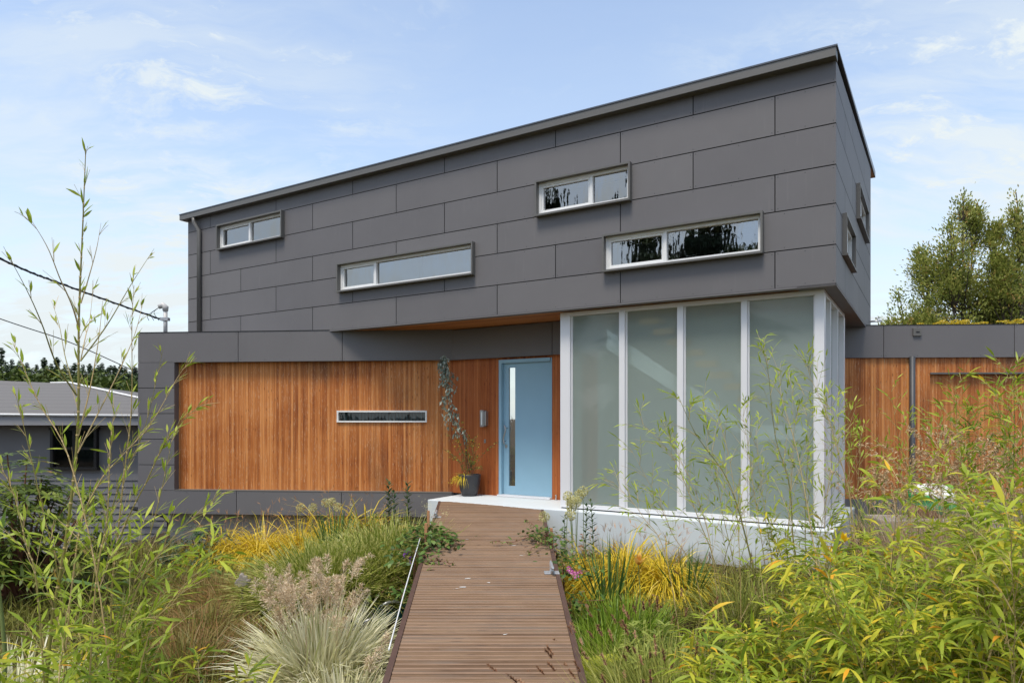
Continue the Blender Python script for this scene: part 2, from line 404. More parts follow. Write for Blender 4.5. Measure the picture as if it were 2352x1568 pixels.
# neighbour
def mk_shingle(name):
    t = NT(name); tc = t.n('ShaderNodeTexCoord'); uv = tc.outputs['UV']
    sx = t.n('ShaderNodeSeparateXYZ'); t.l(uv, sx.inputs[0])
    v = t.math('FRACT', t.math('DIVIDE', sx.outputs[1], .52))
    ln = t.ramp(v, [(.0, (1, 1, 1)), (.05, (1, 1, 1)), (.07, (0, 0, 0))])
    n = t.noise(tc.outputs['Object'], 60, 3, .7); a = t.noise(tc.outputs['Object'], 1.2, 4)
    c = t.mix(n, (.095, .092, .088), (.205, .197, .188)); c = t.mix(t.math('MULTIPLY', a, .5), c, (.165, .152, .14))
    c = t.mix(t.math('MULTIPLY', ln, .6), c, (.05, .05, .05))
    return t.end(t.pbsdf(c, .85, spec=.2))
M['shing'] = mk_shingle('grey_roof_felt')
M['nwall'] = plain('dark_grey_paint', (.165, .160, .160), .6, 0, .08, 2)
M['nfas'] = plain('blue_grey_paint', (.26, .258, .265), .5, 0, .05, 2)
M['nwin'] = plain('black_window_frame', (.012, .011, .011), .4)
# foliage
M['bam'] = foliage('bamboo_leaf', [(0, (.085, .135, .012)), (.3, (.155, .215, .018)), (.62, (.25, .305, .028)), (.84, (.37, .37, .035)), (.93, (.55, .41, .035)), (1, (.62, .28, .02))], .40, .45)
M['bamn'] = foliage('young_bamboo_leaf', [(0, (.15, .205, .018)), (.5, (.25, .32, .03)), (1, (.38, .41, .05))], .4, .45)
M['culm'] = foliage('bamboo_cane', [(0, (.07, .075, .018)), (.3, (.15, .14, .035)), (.6, (.30, .22, .09)), (1, (.46, .34, .18))], .0, .4)
M['gold'] = foliage('golden_grass', [(0, (.38, .32, .02)), (.4, (.64, .48, .03)), (.8, (.79, .59, .05)), (1, (.83, .68, .15))], .35, .45, bright=1.05)
M['goldseed'] = foliage('russet_seed_stem', [(0, (.20, .09, .03)), (1, (.38, .20, .07))], .2)
M['wgrass'] = foliage('cream_variegated_grass', [(0, (.36, .38, .15)), (.3, (.62, .60, .36)), (.7, (.76, .72, .49)), (1, (.82, .79, .60))], .3, .5, bright=1.05)
M['plume'] = foliage('buff_seed_plume', [(0, (.44, .32, .19)), (.5, (.63, .49, .32)), (1, (.80, .68, .50))], .3, .6, bright=1.05)
M['zebra'] = foliage('zebra_grass', [(0, (.095, .125, .015)), (.5, (.155, .19, .025)), (1, (.225, .255, .04))], .35, .5, band=((.64, .60, .20), 5.0, .60))
M['rush'] = foliage('rush_grass', [(0, (.095, .105, .02)), (.4, (.16, .155, .032)), (.65, (.20, .15, .05)), (1, (.23, .11, .04))], .3, .5, tip=((.30, .14, .05), 3, .6))
M['rushb'] = foliage('brown_rush_seed', [(0, (.05, .02, .01)), (1, (.17, .07, .03))], .1, .7)
M['lawn'] = foliage('low_green_cover', [(0, (.065, .07, .012)), (.5, (.125, .125, .02)), (.8, (.155, .145, .035)), (1, (.22, .14, .055))], .3, .5)
M['iris'] = foliage('sword_leaf', [(0, (.035, .085, .02)), (.6, (.075, .135, .03)), (1, (.15, .20, .05))], .25, .4)
M['blood'] = foliage('red_tipped_blade', [(0, (.06, .08, .02)), (1, (.10, .12, .03))], .3, .5, tip=((.16, .02, .015), 1.0, .95))
M['spurge'] = foliage('blue_green_leaf', [(0, (.025, .05, .022)), (.6, (.05, .085, .04)), (1, (.11, .15, .075))], .25, .4)
M['stemg'] = foliage('green_stem', [(0, (.10, .13, .04)), (1, (.20, .24, .09))], .0, .5)
M['allium'] = foliage('straw_flower_head', [(0, (.20, .20, .07)), (.5, (.42, .40, .17)), (1, (.60, .56, .33))], .2, .6)
M['rhodo'] = foliage('glossy_shrub_leaf', [(0, (.035, .055, .008)), (.5, (.085, .12, .014)), (.85, (.17, .19, .03)), (1, (.24, .15, .05))], .28, .45, spec=.25)
M['fern'] = foliage('fern_green', [(0, (.06, .11, .02)), (1, (.14, .21, .05))], .35, .5)
M['fernY'] = foliage('yellow_fern', [(0, (.26, .30, .02)), (1, (.50, .50, .06))], .4, .5)
M['vine'] = foliage('vine_leaf', [(0, (.035, .065, .015)), (.5, (.07, .125, .025)), (.8, (.13, .19, .04)), (1, (.17, .08, .05))], .3, .4)
M['twig'] = foliage('red_brown_twig', [(0, (.08, .03, .02)), (1, (.17, .08, .05))], 0, .6)
M['bark'] = plain('grey_brown_bark', (.075, .055, .04), .9, 0, .4, 8, .5)
M['purple'] = foliage('purple_petal', [(0, (.10, .012, .19)), (1, (.22, .05, .35))], .3)
M['pink'] = foliage('pink_petal', [(0, (.50, .08, .30)), (1, (.75, .28, .52))], .3, bright=1.05)
M['yelp'] = foliage('yellow_petal', [(0, (.72, .46, .01)), (1, (.85, .66, .04))], .3, bright=1.05)
M['oran'] = foliage('apricot_petal', [(0, (.72, .36, .06)), (1, (.85, .60, .18))], .4, bright=1.05)
M['fount'] = foliage('fountain_grass', [(0, (.10, .125, .02)), (.6, (.21, .23, .04)), (1, (.33, .31, .08))], .35, .5)
M['head'] = foliage('brown_bristle_head', [(0, (.10, .045, .022)), (.6, (.20, .10, .05)), (1, (.36, .22, .13))], .2, .7)
M['lime'] = foliage('fresh_green_blade', [(0, (.10, .17, .015)), (1, (.21, .29, .03))], .4, .4)
M['pale'] = foliage('pale_curled_leaf', [(0, (.13, .17, .025)), (1, (.30, .34, .08))], .3, .45)
M['tan'] = foliage('dry_feather_grass', [(0, (.32, .21, .10)), (.5, (.50, .36, .19)), (1, (.68, .54, .34))], .3, .6, bright=1.05)
M['euc'] = foliage('eucalyptus_leaf', [(0, (.12, .15, .12)), (.6, (.22, .26, .21)), (1, (.36, .40, .34))], .25, .5)
M['banana'] = foliage('broad_leaf', [(0, (.06, .14, .025)), (1, (.13, .22, .045))], .35, .35)
M['holly'] = foliage('tree_leaf', [(0, (.10, .125, .022)), (.5, (.215, .24, .055)), (.85, (.38, .37, .11)), (1, (.36, .24, .08))], .35, .4, spec=.4)
M['conif'] = foliage('conifer_needles', [(0, (.02, .036, .020)), (.6, (.05, .075, .036)), (1, (.09, .115, .05))], .1, .7)
M['decid'] = foliage('distant_leaf', [(0, (.03, .05, .010)), (1, (.085, .11, .022))], .2, .6)

# ------------------------------------------------------------------ frames
TH = R(31.466); U = V(math.cos(TH), -math.sin(TH)); N = V(math.sin(TH), math.cos(TH)); A0 = V(3.982, 8.405)
def frame(o, e, n):
    f = lambda a, d, z: (o[0] + e[0] * a + n[0] * d, o[1] + e[1] * a + n[1] * d, z)
    f.o, f.e, f.n = o, e, n
    return f
def hit(fr, x, d=0.0):
    """distance along a frame whose point at depth d stands in photograph column x"""
    p = fr.o + fr.n * d; r = (x - CX) / FPX
    return (r * p[1] - p[0]) / (fr.e[0] - r * fr.e[1])
F = frame(A0, -U, N)                 # long upper front, a runs away from the tall corner
S = frame(A0, N, -U)                 # its short side
sb = hit(F, 1037.5, 1.03)
L = frame(A0 - U * sb + N * 1.03, V(-.9954, .0957), V(.0957, .9954))
RW = frame(V(6.363, 12.28), V(.9985, -.055), V(.055, .9985))
def isect(f1, d1, f2, d2):
    p, q = f1.o + f1.n * d1, f2.o + f2.n * d2
    m = np.array([[f1.e[0], -f2.e[0]], [f1.e[1], -f2.e[1]]]); a = np.linalg.solve(m, q - p)
    return a[0], a[1]

def sst(a, b, x): x = max(0, min(1, (x - a) / (b - a))); return x * x * (3 - 2 * x)
def ground(x, y):
    z = -.80 - .06 * sst(3, 8, y) - .05 * sst(-1.5, -4, x) * sst(5, 8, y) + .14 * sst(2.2, 4.7, x)
    z += .17 * sst(7.2, 9.5, y) * sst(-3.6, -2.2, x) * sst(.2, -1.0, x) + .26 * sst(5.2, 7.8, y) * sst(.45, 1.4, x)
    z -= .22 * sst(11.7, 12.6, y) * sst(-2.5, -4.5, x)
    z -= 1.3 * max(sst(15, 21, y), sst(-7.5, -10.5, x) * sst(6, 11, y))
    return z

# ------------------------------------------------------------------ setting
def build_ground():
    xs = np.unique(np.concatenate([np.linspace(-16, 16, 81), [-2000, -900, -400, -200, -120, -80, -50, -30, -22, 22, 30, 50, 80, 120, 200, 400, 900, 2000]]))
    ys = np.unique(np.concatenate([np.linspace(-6, 24, 76), [-2000, -800, -300, -120, -60, -30, -15, 30, 40, 55, 75, 100, 150, 250, 400, 800, 2000]]))
    v = [(x, y, ground(x, y) + (.035 * math.sin(x * 3.1) * math.cos(y * 2.7) if abs(x) < 15 and -5 < y < 22 else 0)) for y in ys for x in xs]
    nx = len(xs)
    f = [(j * nx + i, j * nx + i + 1, (j + 1) * nx + i + 1, (j + 1) * nx + i) for j in range(len(ys) - 1) for i in range(nx - 1)]
    me = bpy.data.meshes.new('ground'); me.from_pydata(v, [], f)
    for p in me.polygons: p.use_smooth = True
    o = finish('ground', me, [M['ground']], None); o['kind'] = 'structure'
    # hill behind the neighbour
    v = []; f = []; n = 40; m = 16
    for j in range(m):
        for i in range(n):
            x = -190 + 160 * i / (n - 1); y = 95 + 160 * j / (m - 1)
            h = 7 * math.sin(min(1, j / 9) * math.pi / 2) * math.sin(math.pi * min(1, (i + 1) / 10) / 2) * (1 if i < n - 8 else max(0, (n - 1 - i) / 8))
            v.append((x, y, -2.6 + h + .3 * math.sin(i * 1.7 + j)))
    f = [(j * n + i, j * n + i + 1, (j + 1) * n + i + 1, (j + 1) * n + i) for j in range(m - 1) for i in range(n - 1)]
    me = bpy.data.meshes.new('hill'); me.from_pydata(v, [], f)
    o = finish('hill', me, [M['hill']], None); o['kind'] = 'structure'
build_ground()

# ------------------------------------------------------------------ house
house = thing('modern_house', 'modern two storey house with grey panel cladding, cedar boards and blue front door', 'house', (0, 10, 0))
ZR = [3.06, 3.533, 4.0385, 4.515, 5.023, 5.526, 5.80]
SL = hit(F, 432)                     # far end of the front
T_END = 5.69
even = [hit(F, x) for x in (1592, 1276, 1021, 810, 634, 483)]
odd = [hit(F, x) for x in (1780, 1425, 1142, 910, 718, 553)]
def win_rect(x0, x1, z0, z1, off=-.10): return (hit(F, x0, off), hit(F, x1, off), z0, z1)
WINS = []
for x1, x0, z0, z1, xm in ((497, 643, 5.005, 5.49, 578), (774, 1081, 3.765, 4.25, 866), (1231, 1442, 4.525, 5.02, 1361), (1386, 1746, 3.545, 4.035, 1530)):
    WINS.append((hit(F, x0, -.09), hit(F, x1, -.09), z0, z1, hit(F, xm, .05)))
SW = [(.75, 2.0, 3.57, 4.07, 1.4), (2.75, 4.5, 4.55, 5.05, 3.6)]
side_top = lambda t: 5.80 + .075 * t
def cladding():
    b = SB(); g = .0065; holes = [w[:4] for w in WINS]; ex = V(*(-U), 0); ez = V(0, 0, 1)
    for i in range(6):
        z0, z1 = ZR[i], ZR[i + 1]; j = [0] + sorted(even if (5 - i) % 2 == 0 else odd) + [SL]
        for k in range(len(j) - 1):
            b.tone = random.random()
            a0, a1 = j[k] + (g if k else 0), j[k + 1] - (g if k < len(j) - 2 else 0)
            y0, y1 = z0 + (g if i else 0), z1 - g
            for q in split((a0, a1, y0, y1), holes): b.rect(F, q[0], q[1], q[2], q[3], 0)
            n = max(2, round((a1 - a0) / .53))
            for c in range(n + 1):
                aa = a0 + .03 + (a1 - a0 - .06) * c / n
                for zz in (y0 + .03, y1 - .03):
                    if not any(h[0] - .03 < aa < h[1] + .03 and h[2] - .03 < zz < h[3] + .03 for h in holes) and zz < 5.75:
                        b.disc(V(*F(aa, -.002, zz)), ex, ez, .0065, 6, 1)
    for q in split((0.001, SL, 3.06, 5.8), holes): b.rect(F, q[0], q[1], q[2], q[3], .02, 2)
    # side wall
    sh = [w[:4] for w in SW]; sj = ([1.05, 3.15, 5.1], [2.1, 4.2])
    for i in range(6):
        z0, z1 = ZR[i], ZR[i + 1]; j = [.0] + sj[i % 2] + [T_END]
        for k in range(len(j) - 1):
            b.tone = random.random()
            a0, a1 = j[k] + (g if k else 0), j[k + 1] - (g if k < len(j) - 2 else 0); y0 = z0 + (g if i else 0)
            if i == 5: b.poly([S(a0, 0, y0), S(a1, 0, y0), S(a1, 0, side_top(a1)), S(a0, 0, side_top(a0))], 0, [(a0, y0), (a1, y0), (a1, side_top(a1)), (a0, side_top(a0))]); continue
            for q in split((a0, a1, y0, z1 - g), sh): b.rect(S, q[0], q[1], q[2], q[3], 0)
            n = max(2, round((a1 - a0) / .53))
            for c in range(n + 1):
                aa = a0 + .03 + (a1 - a0 - .06) * c / n
                if not any(h[0] - .03 < aa < h[1] + .03 and h[2] - .03 < z1 - .04 < h[3] + .03 for h in sh):
                    b.disc(V(*S(aa, -.002, z1 - .04)), V(*N, 0), ez, .0065, 6, 1)
    for q in split((.001, T_END, 3.06, 5.79), sh): b.rect(S, q[0], q[1], q[2], q[3], .02, 2)
    # far end wall and back wall
    b.poly([F(SL, .0, 3.06), F(SL, T_END, 3.06), F(SL, T_END, side_top(T_END)), F(SL, 0, 5.8)], 0, [(0, 3.06), (T_END, 3.06), (T_END, 6.2), (0, 5.8)])
    b.rect(F, 0, SL, 3.06, side_top(T_END), T_END, 0)
    return b.build('panel_cladding', [M['clad'], M['screw'], M['dark']], house, weld=False)
cladding()
# inside of the upper floor, seen dimly through the panes
b = SB(); b.rect(F, .03, SL - .03, 3.07, 5.79, 2.6); b.box(F, .05, SL - .05, .03, 2.58, 3.065, 3.09)
for a in (2.0, 4.4, 6.5, 9.6): b.box(F, a, a + .1, .05, 2.58, 3.1, 5.75)
b.build('interior_partition', M['inter'], house)
# eave and roof
b = SB()
b.box(F, -.012, SL + .12, -.13, .06, 5.79, 5.92)
b.build('eave_fascia', M['trim'], house, bevel=.004)
b = SB()
z = lambda t: 5.925 + .075 * (t + .12)
for a in (0, 1):
    pass
c = [(-.14, -.03), (6.55, -.03), (6.55, SL + .12), (-.14, SL + .12)]       # (t, a)
top = [F(a, t, z(t)) for t, a in c]; bot = [F(a, t, z(t) - (.02 if t < 0 else .12)) for t, a in c]
b.poly(top); b.poly(bot)
for i in range(4): b.poly([bot[i], bot[(i + 1) % 4], top[(i + 1) % 4], top[i]])
b.build('roof', M['roofm'], house)
b = SB()
t0, t1 = T_END, 6.5
pts = [F(-.02, t0, z(t0) - .13), F(-.02, t1, z(t1) - .13), F(SL, t1, z(t1) - .13), F(SL, t0, z(t0) - .13)]
b.poly(pts, 0, [(0, 0), (0, 1), (13, 1), (13, 0)]); b.build('rear_soffit', M['soffit'], house)
# timber soffit under the overhang with its grey border
b = SB()
b.box(F, 0, SL, .0, .14, 3.035, 3.0575, 1)
b.box(F, 0, SL, .142, 2.6, 3.045, 3.0575, 0)
b.box(S, 0, T_END, .0, .45, 3.03, 3.056, 1)
b.build('soffit', [M['soffit'], M['clad']], house)

def window(rect, fr, xm, kind, surround=.085, parent=house):
    a0, a1, z0, z1 = rect; w = .028
    b = SB()
    b.box(fr, a0 - w, a1 + w, -surround, .05, z1, z1 + w); b.box(fr, a0 - w, a1 + w, -surround - .012, .05, z0 - w, z0)
    b.box(fr, a0 - w, a0, -surround, .05, z0 + .0005, z1 - .0005); b.box(fr, a1, a1 + w, -surround, .05, z0 + .0005, z1 - .0005)
    o = b.build('window', M['trim'], parent)
    b = SB(); f = .045; d0, d1 = .0, .07
    b.box(fr, a0, a1, d0, d1, z1 - f, z1); b.box(fr, a0, a1, d0, d1, z0, z0 + f)
    for x in (a0, a1 - f): b.box(fr, x, x + f, d0 + .001, d1, z0 + f, z1 - f)
    b.box(fr, xm - f / 2, xm + f / 2, d0 + .001, d1, z0 + f, z1 - f)
    # raised sash on the opening side
    g = .03
    s0, s1 = (xm + f / 2, a1 - f) if fr is F else (a0 + f, xm - f / 2)
    b.box(fr, s0, s1, d0 + .015, d1, z1 - f - g, z1 - f); b.box(fr, s0, s1, d0 + .015, d1, z0 + f, z0 + f + g)
    for x in (s0, s1 - g): b.box(fr, x, x + g, d0 + .016, d1, z0 + f + g, z1 - f - g)
    b.build('window_frame', M['white'], o)
    for x0, x1 in ((a0 + f, xm - f / 2), (xm + f / 2, a1 - f)):
        b = SB(); b.rect(fr, x0, x1, z0 + f, z1 - f, .045); b.build('pane', M['glass'], o, weld=False)
    if kind:
        b = SB(); lo = z0 if kind == 'full' else z1 - .14
        b.rect(fr, a0, a1, lo, z1, .055)
        b.build('blind', M['blind'] if kind == 'full' else M['tan_blind'], o)
    return o
M['tan_blind'] = plain('olive_roller_blind', (.20, .17, .07), .8)
for w, k in zip(WINS, ('full', 'full', 'top', 'top')): window(w[:4], F, w[4], k)
for w in SW: window(w[:4], S, w[4], 'full', .055)

# lower storey: timber walls, bands, door
LE = hit(L, 317); LC = hit(L, 400)
aw, swd = isect(L, .15, F, 1.145)
SG = hit(F, 1287, .209)              # near end of the glazed bay (its far-side column)
SGr = hit(F, 1893, .209)             # tall corner of the glazed bay
slot = (hit(L, 980, .15), hit(L, 775, .15), zat(968.5, 13.0), zat(943.5, 13.0))
door = (hit(F, 1268, 1.145), hit(F, 1147.5, 1.145), 0.0, 2.44)
b = SB()
for q in split((aw, LC + .02, -.0, 2.5), [slot]): b.rect(L, q[0], q[1], q[2], q[3], .15)
b.build('timber_siding', M['siding'], house)
b = SB()
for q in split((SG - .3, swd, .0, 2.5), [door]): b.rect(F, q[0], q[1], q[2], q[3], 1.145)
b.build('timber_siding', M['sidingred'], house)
# grey bands of the low wing
b = SB(); g = .006
def band(fr, a0, a1, z0, z1, joints, d0=0.0, d1=.14):
    js = [a0] + sorted(joints) + [a1]
    for k in range(len(js) - 1):
        b.tone = random.random()
        b.box(fr, js[k] + (g if k else 0), js[k + 1] - (g if k < len(js) - 2 else 0), d0, d1, z0, z1)
        nn = max(2, round((js[k + 1] - js[k]) / .53))
        for c in range(nn + 1):
            aa = js[k] + .04 + (js[k + 1] - js[k] - .08) * c / nn
            for zz in (z0 + .035, z1 - .035): b.disc(V(*fr(aa, d0 - .002, zz)), V(*fr.e, 0), V(0, 0, 1), .0065, 6, 1)
    b.box(fr, a0 + .01, a1 - .01, d0 + .02, d1 - .005, z0 + .004, z1 - .004, 2)
band(L, 0, LE, 2.48, 3.055, [hit(L, 547), hit(L, 786)])
band(F, SG - .4, sb, 2.48, 3.03, [hit(F, 1268, 1.03)], 1.03, 1.16)
band(L, .0, LE, -.45, -.005, [hit(L, 543), hit(L, 784)], 0.0, .20)
zs = np.linspace(-.005, 2.48, 6)
for i in range(5): b.box(L, LC, LE, .0, .14, zs[i] + (g if 1 else 0), zs[i + 1] - g)
b.box(L, LC + .005, LE - .01, .02, .3, .0, 2.48, 2)
b.box(L, LC - .004, LC, .004, .2, .0, 2.478, 0)
b.box(L, 0, LE + .006, -.006, .4, 3.055, 3.068, 2)
b.build('grey_band_cladding', [M['clad'], M['screw'], M['dark']], house, weld=False)
b = SB()
b.box(L, -.6, LE - .01, .25, 6.5, 2.9, 3.05); b.box(L, LE - .14, LE - .02, .3, 6.5, -.45, 2.9); b.box(L, -.5, LE - .02, .35, 6.5, -.44, -.06)
b.build('low_wing_body', M['clad'], house)
b = SB(); b.box(L, .0, LC - .005, -.004, .16, -.004, .014); b.build('sill_flashing', M['trim'], house)
b = SB(); b.box(L, -.4, hit(L, 391, .3), .3, 1.2, -2.4, -.452); b.build('foundation', M['found'], house)
# slot window
b = SB(); a0, a1, z0, z1 = slot; f = .022
b.box(L, a0 - .006, a1 + .006, .125, .2, z1 - f, z1 + .008); b.box(L, a0 - .006, a1 + .006, .12, .2, z0 - .008, z0 + f)
for x in (a0 - .006, a1 - f): b.box(L, x, x + f + .006, .126, .2, z0 + f, z1 - f)
sw = b.build('slot_window', M['white'], house)
b = SB(); b.rect(L, a0 + f, a1 - f, z0 + f, z1 - f, .19); b.build('pane', M['glassd'], sw, weld=False)
b = SB()
for k in range(26):
    x = a0 + (a1 - a0) * k / 26; b.box(L, x, x + .045, .32 + .02 * (k % 2), .36, z0 - .3, z1 + .3)
b.build('curtain', M['curt'], sw)
b = SB(); b.box(L, -.2, LE - .3, 1.4, 1.5, 0, 2.6); b.build('interior_partition', M['interd'], house)

# front door
a0, a1, z0, z1 = door; d = 1.145
b = SB(); f = .055
b.box(F, a1 - f, a1, d - .03, d + .1, 0, z1); b.box(F, a0, a0 + .025, d - .004, d + .1, 0, z1)
b.box(F, a0 + .025, a1 - f, d - .03, d + .1, z1 - .06, z1)
dr = b.build('door', M['door'], house)
gx0, gx1 = hit(F, 1184, d + .05), hit(F, 1169.4, d + .05); gz0, gz1 = .185, 2.30
lx0, lx1 = a0 + .026, a1 - f - .004
b = SB()
for q in split((lx0, lx1, .035, z1 - .064), [(gx0, gx1, gz0, gz1)]): b.rect(F, q[0], q[1], q[2], q[3], d + .04)
for x in (gx0, gx1): b.poly([F(x, d + .04, gz0), F(x, d + .08, gz0), F(x, d + .08, gz1), F(x, d + .04, gz1)])
for zz in (gz0, gz1): b.poly([F(gx0, d + .04, zz), F(gx1, d + .04, zz), F(gx1, d + .08, zz), F(gx0, d + .08, zz)])
b.build('door_leaf', M['door'], dr, weld=False)
b = SB(); b.rect(F, gx0, gx1, gz0, gz1, d + .062); b.build('door_glass', M['glass'], dr, weld=False)
b = SB(); b.rect(F, gx0 - .1, gx1 + .1, 0, 2.4, d + .5); b.build('curtain', M['interd'], dr)
hx = hit(F, 1160.5, d); hz0, hz1 = zat(1019.5, 12.25), zat(976, 12.25)
b = SB()
pp = [F(hx + .022 * math.sin(2 * math.pi * k / 14), d - .03, hz0 + (hz1 - hz0) * k / 14) for k in range(15)]
b.tube(pp, .013, 8)
for k in (2, 12): b.tube([pp[k], F(hx + .022 * math.sin(2 * math.pi * k / 14), d + .04, hz0 + (hz1 - hz0) * k / 14)], .009, 8)
b.build('door_handle', M['steel'], dr)
b = SB(); lz = zat(1024.6, 12.25); b.box(F, hx - .022, hx + .022, d + .028, d + .045, lz - .03, lz + .03); b.tube([F(hx, d + .03, lz), F(hx, d + .018, lz)], .012, 10); b.build('door_lock', M['steel'], dr)
b = SB(); b.box(F, a0 + .0, a1, d - .09, d + .08, .003, .032); b.build('threshold', M['alu'], dr, bevel=.003)

# glazed stair bay
gd = .209
b = SB(); W = SG - SGr
c0 = hit(F, 1309, gd); c1 = hit(F, 1871, gd)
bay = b
b.box(F, c0, SG, gd, gd + .16, .02, 3.03); b.box(F, SGr, c1, gd, gd + .16, .02, 3.03)
b.box(F, c1, c0, gd + .006, gd + .13, 2.97, 3.03); b.box(F, c1, c0, gd + .003, gd + .13, .02, .075)
G2 = frame(A0 - U * SGr + N * gd, N, -U)                   # return of the bay
b.box(G2, .162, 2.46, .004, .13, 2.97, 3.03); b.box(G2, .162, 2.46, .002, .13, .02, .075)
b.box(G2, 2.3, 2.461, .0, .14, .076, 2.969)
o_bay = b.build('glazed_bay', M['alu'], house)
mx = []
for x0, x1 in ((1422, 1435), (1555.6, 1569), (1703, 1716)):
    p, q = hit(F, x1, gd), hit(F, x0, gd); mx.append((p, q))
    b = SB(); b.box(F, p, q, gd - .004, gd + .12, .076, 2.969); b.build('mullion', M['alu'], o_bay)
for t in (.62, 1.45):
    b = SB(); b.box(G2, t, t + .07, -.003, .12, .076, 2.969); b.build('mullion', M['alu'], o_bay)
edges = [c1] + [e for m_ in sorted(mx) for e in m_] + [c0]
for i in range(0, len(edges), 2):
    b = SB(); b.rect(F, edges[i], edges[i + 1], .075, 2.97, gd + .07); b.build('pane', M['frost'], o_bay, weld=False)
    b = SB(); a0_, a1_ = edges[i], edges[i + 1]
    for x in (a0_, a1_ - .02): b.box(F, x, x + .02, gd + .05, gd + .068, .076, 2.969)
    b.build('gasket', M['alu'], o_bay)
for t0_, t1_ in ((.165, .62), (.69, 1.45), (1.52, 2.3)):
    b = SB(); b.rect(G2, t0_, t1_, .075, 2.97, .07); b.build('pane', M['frost'], o_bay, weld=False)
b = SB(); b.box(F, SGr + .005, SG - .005, gd + .03, gd + .15, .0005, .02); b.box(G2, .16, 2.45, .03, .13, .0006, .0199); b.build('bay_base_gap', M['dark'], o_bay)
# stair behind the frosted glass
b = SB()
sx = lambda x: hit(F, x, gd + .3)
pts = [(sx(1400), 2.75), (sx(1725), 1.30), (sx(1860), 1.30), (sx(1860), 1.12), (sx(1725), 1.10), (sx(1400), 2.45)]
fr_, bk = [F(a, gd + .24, z_) for a, z_ in pts], [F(a, gd + .30, z_) for a, z_ in pts]
b.poly(fr_); b.poly(bk)
for i in range(6): b.poly([fr_[i], fr_[(i + 1) % 6], bk[(i + 1) % 6], bk[i]])
st = b.build('stair', M['interw'], house)
for k in range(8):
    x = 1475 + 32 * k; zz = 2.78 - .165 * k
    b = SB(); b.box(F, sx(x + 46), sx(x), gd + .2, gd + .5, zz, zz + .085); b.build('tread', M['tread'], st)
b = SB()
b.rect(F, SGr + .2, SG, .0, 3.03, 2.3); b.rect(F, SGr + .2, SG, .0, 3.03, 2.3); b.box(F, SGr + .18, SG, .4, 2.3, .004, .03)
b.box(F, SG - .02, SG + .02, gd + .2, 2.3, .0, 3.02)
b.build('stair_hall_wall', M['intg'], house)

# porch slab
SP = hit(F, 982, .02)
b = SB(); b.box(F, SGr - .13, SP, .02, 2.75, -1.4, 0.0)
b.build('porch', M['porch'], house, bevel=.012)

# low wing at the garage side
b = SB()
RG = hit(RW, 2136, .05); ztop = 2.215
for q in split((-1.9, 5.0, -.06, 2.5), [(RG, 5.0, -.06, ztop)]): b.rect(RW, q[0], q[1], q[2], q[3], .05)
b.poly([RW(RG, .05, -.06), RW(RG, .12, -.06), RW(RG, .12, ztop), RW(RG, .05, ztop)], 0, [(0, -.06), (.07, -.06), (.07, ztop), (0, ztop)])
b.build('timber_siding', M['siding'], house)
b = SB()
for k in range(4):
    b.rect(RW, RG, 5.0, -.06 + k * .568, -.06 + (k + 1) * .568 - .005, .12)
gdo = b.build('garage_door', M['siding'], house, weld=False)
b = SB(); b.box(RW, RG, 5.0, .03, .11, ztop - .03, ztop - .002); b.build('drip_rail', M['trim'], gdo)
b = SB()
band(RW, -1.9, 5.0, 2.48, 3.055, [hit(RW, 2029.8), hit(RW, 2330)], 0, .12)
b.box(RW, -1.9, 5.0, -.004, .3, 3.055, 3.068, 2)
b.box(RW, -1.9, 5.0, .03, .2, -1.3, -.062, 0)
b.build('grey_band_cladding', [M['clad'], M['screw'], M['dark']], house, weld=False)
b = SB(); b.box(RW, -1.8, 5.0, .2, 7, 2.88, 3.0); b.box(RW, -1.8, 5, .35, .5, -.06, 2.88); b.build('low_wing_body', M['clad'], house)
def pipe(name, pts, r, m, parent): b = SB(); b.tube(pts, r, 12, 0); return b.build(name, m, parent)
da = hit(F, 457, -.05)
pipe('downpipe', [F(da + .12, -.09, 5.78), F(da + .12, -.09, 5.70), F(da, -.05, 5.50), F(da, -.05, 3.07)], .045, M['trim'], house)
ra = hit(RW, 2095)
pipe('downpipe', [RW(ra, -.01, 2.5), RW(ra, -.01, -.1), RW(ra, -.01, -.62)], .047, plain('slate_downpipe', (.045, .05, .058), .5), house)

# fittings on the house
a, z0 = hit(RW, 2105.5), zat(763, 12.25)
t = thing('vent_box', 'small square grey wall vent with a dark slot on the garage fascia', 'vent', RW(a, 0, z0 - .07))
b = SB(); b.box(RW, a - .073, a + .073, -.03, .0, z0 - .07, z0 + .07); b.build('vent_cover', M['trim'], t, bevel=.004)
b = SB(); b.box(RW, a - .025, a + .035, -.034, -.031, z0 - .012, z0 + .012); b.build('slot', M['dark'], t)
a = hit(F, 1112, 1.09); z0, z1 = zat(980, 12.4), zat(941.5, 12.4)
t = thing('wall_lamp', 'slim brushed metal wall lamp with frosted slot beside the blue door', 'lamp', F(a, 1.145, z0))
b = SB(); b.box(F, a - .055, a - .02, 1.06, 1.144, z0 + .02, z1 - .02); b.build('back_plate', M['steel'], t, bevel=.003)
b = SB(); b.box(F, a - .02, a + .055, 1.03, 1.144, z0, z1); b.build('lamp_body', M['steel'], t, bevel=.003)
b = SB(); b.box(F, a + .008, a + .028, 1.026, 1.029, z0 + .035, z1 - .035); b.build('diffuser', M['blind'], t)
a = hit(F, 1114, 1.14); z0 = zat(1012.5, 12.5)
t = thing('doorbell', 'tiny steel doorbell plate on the cedar boards below the wall lamp', 'doorbell', F(a, 1.145, z0 - .035))
b = SB(); b.box(F, a - .018, a + .018, 1.132, 1.144, z0 - .032, z0 + .032); b.build('plate', M['steel'], t)
b = SB(); b.tube([F(a, 1.132, z0 - .005), F(a, 1.125, z0 - .005)], .008, 10); b.build('button', M['trim'], t)
p = V(*S(5.55, 0, 3.25))
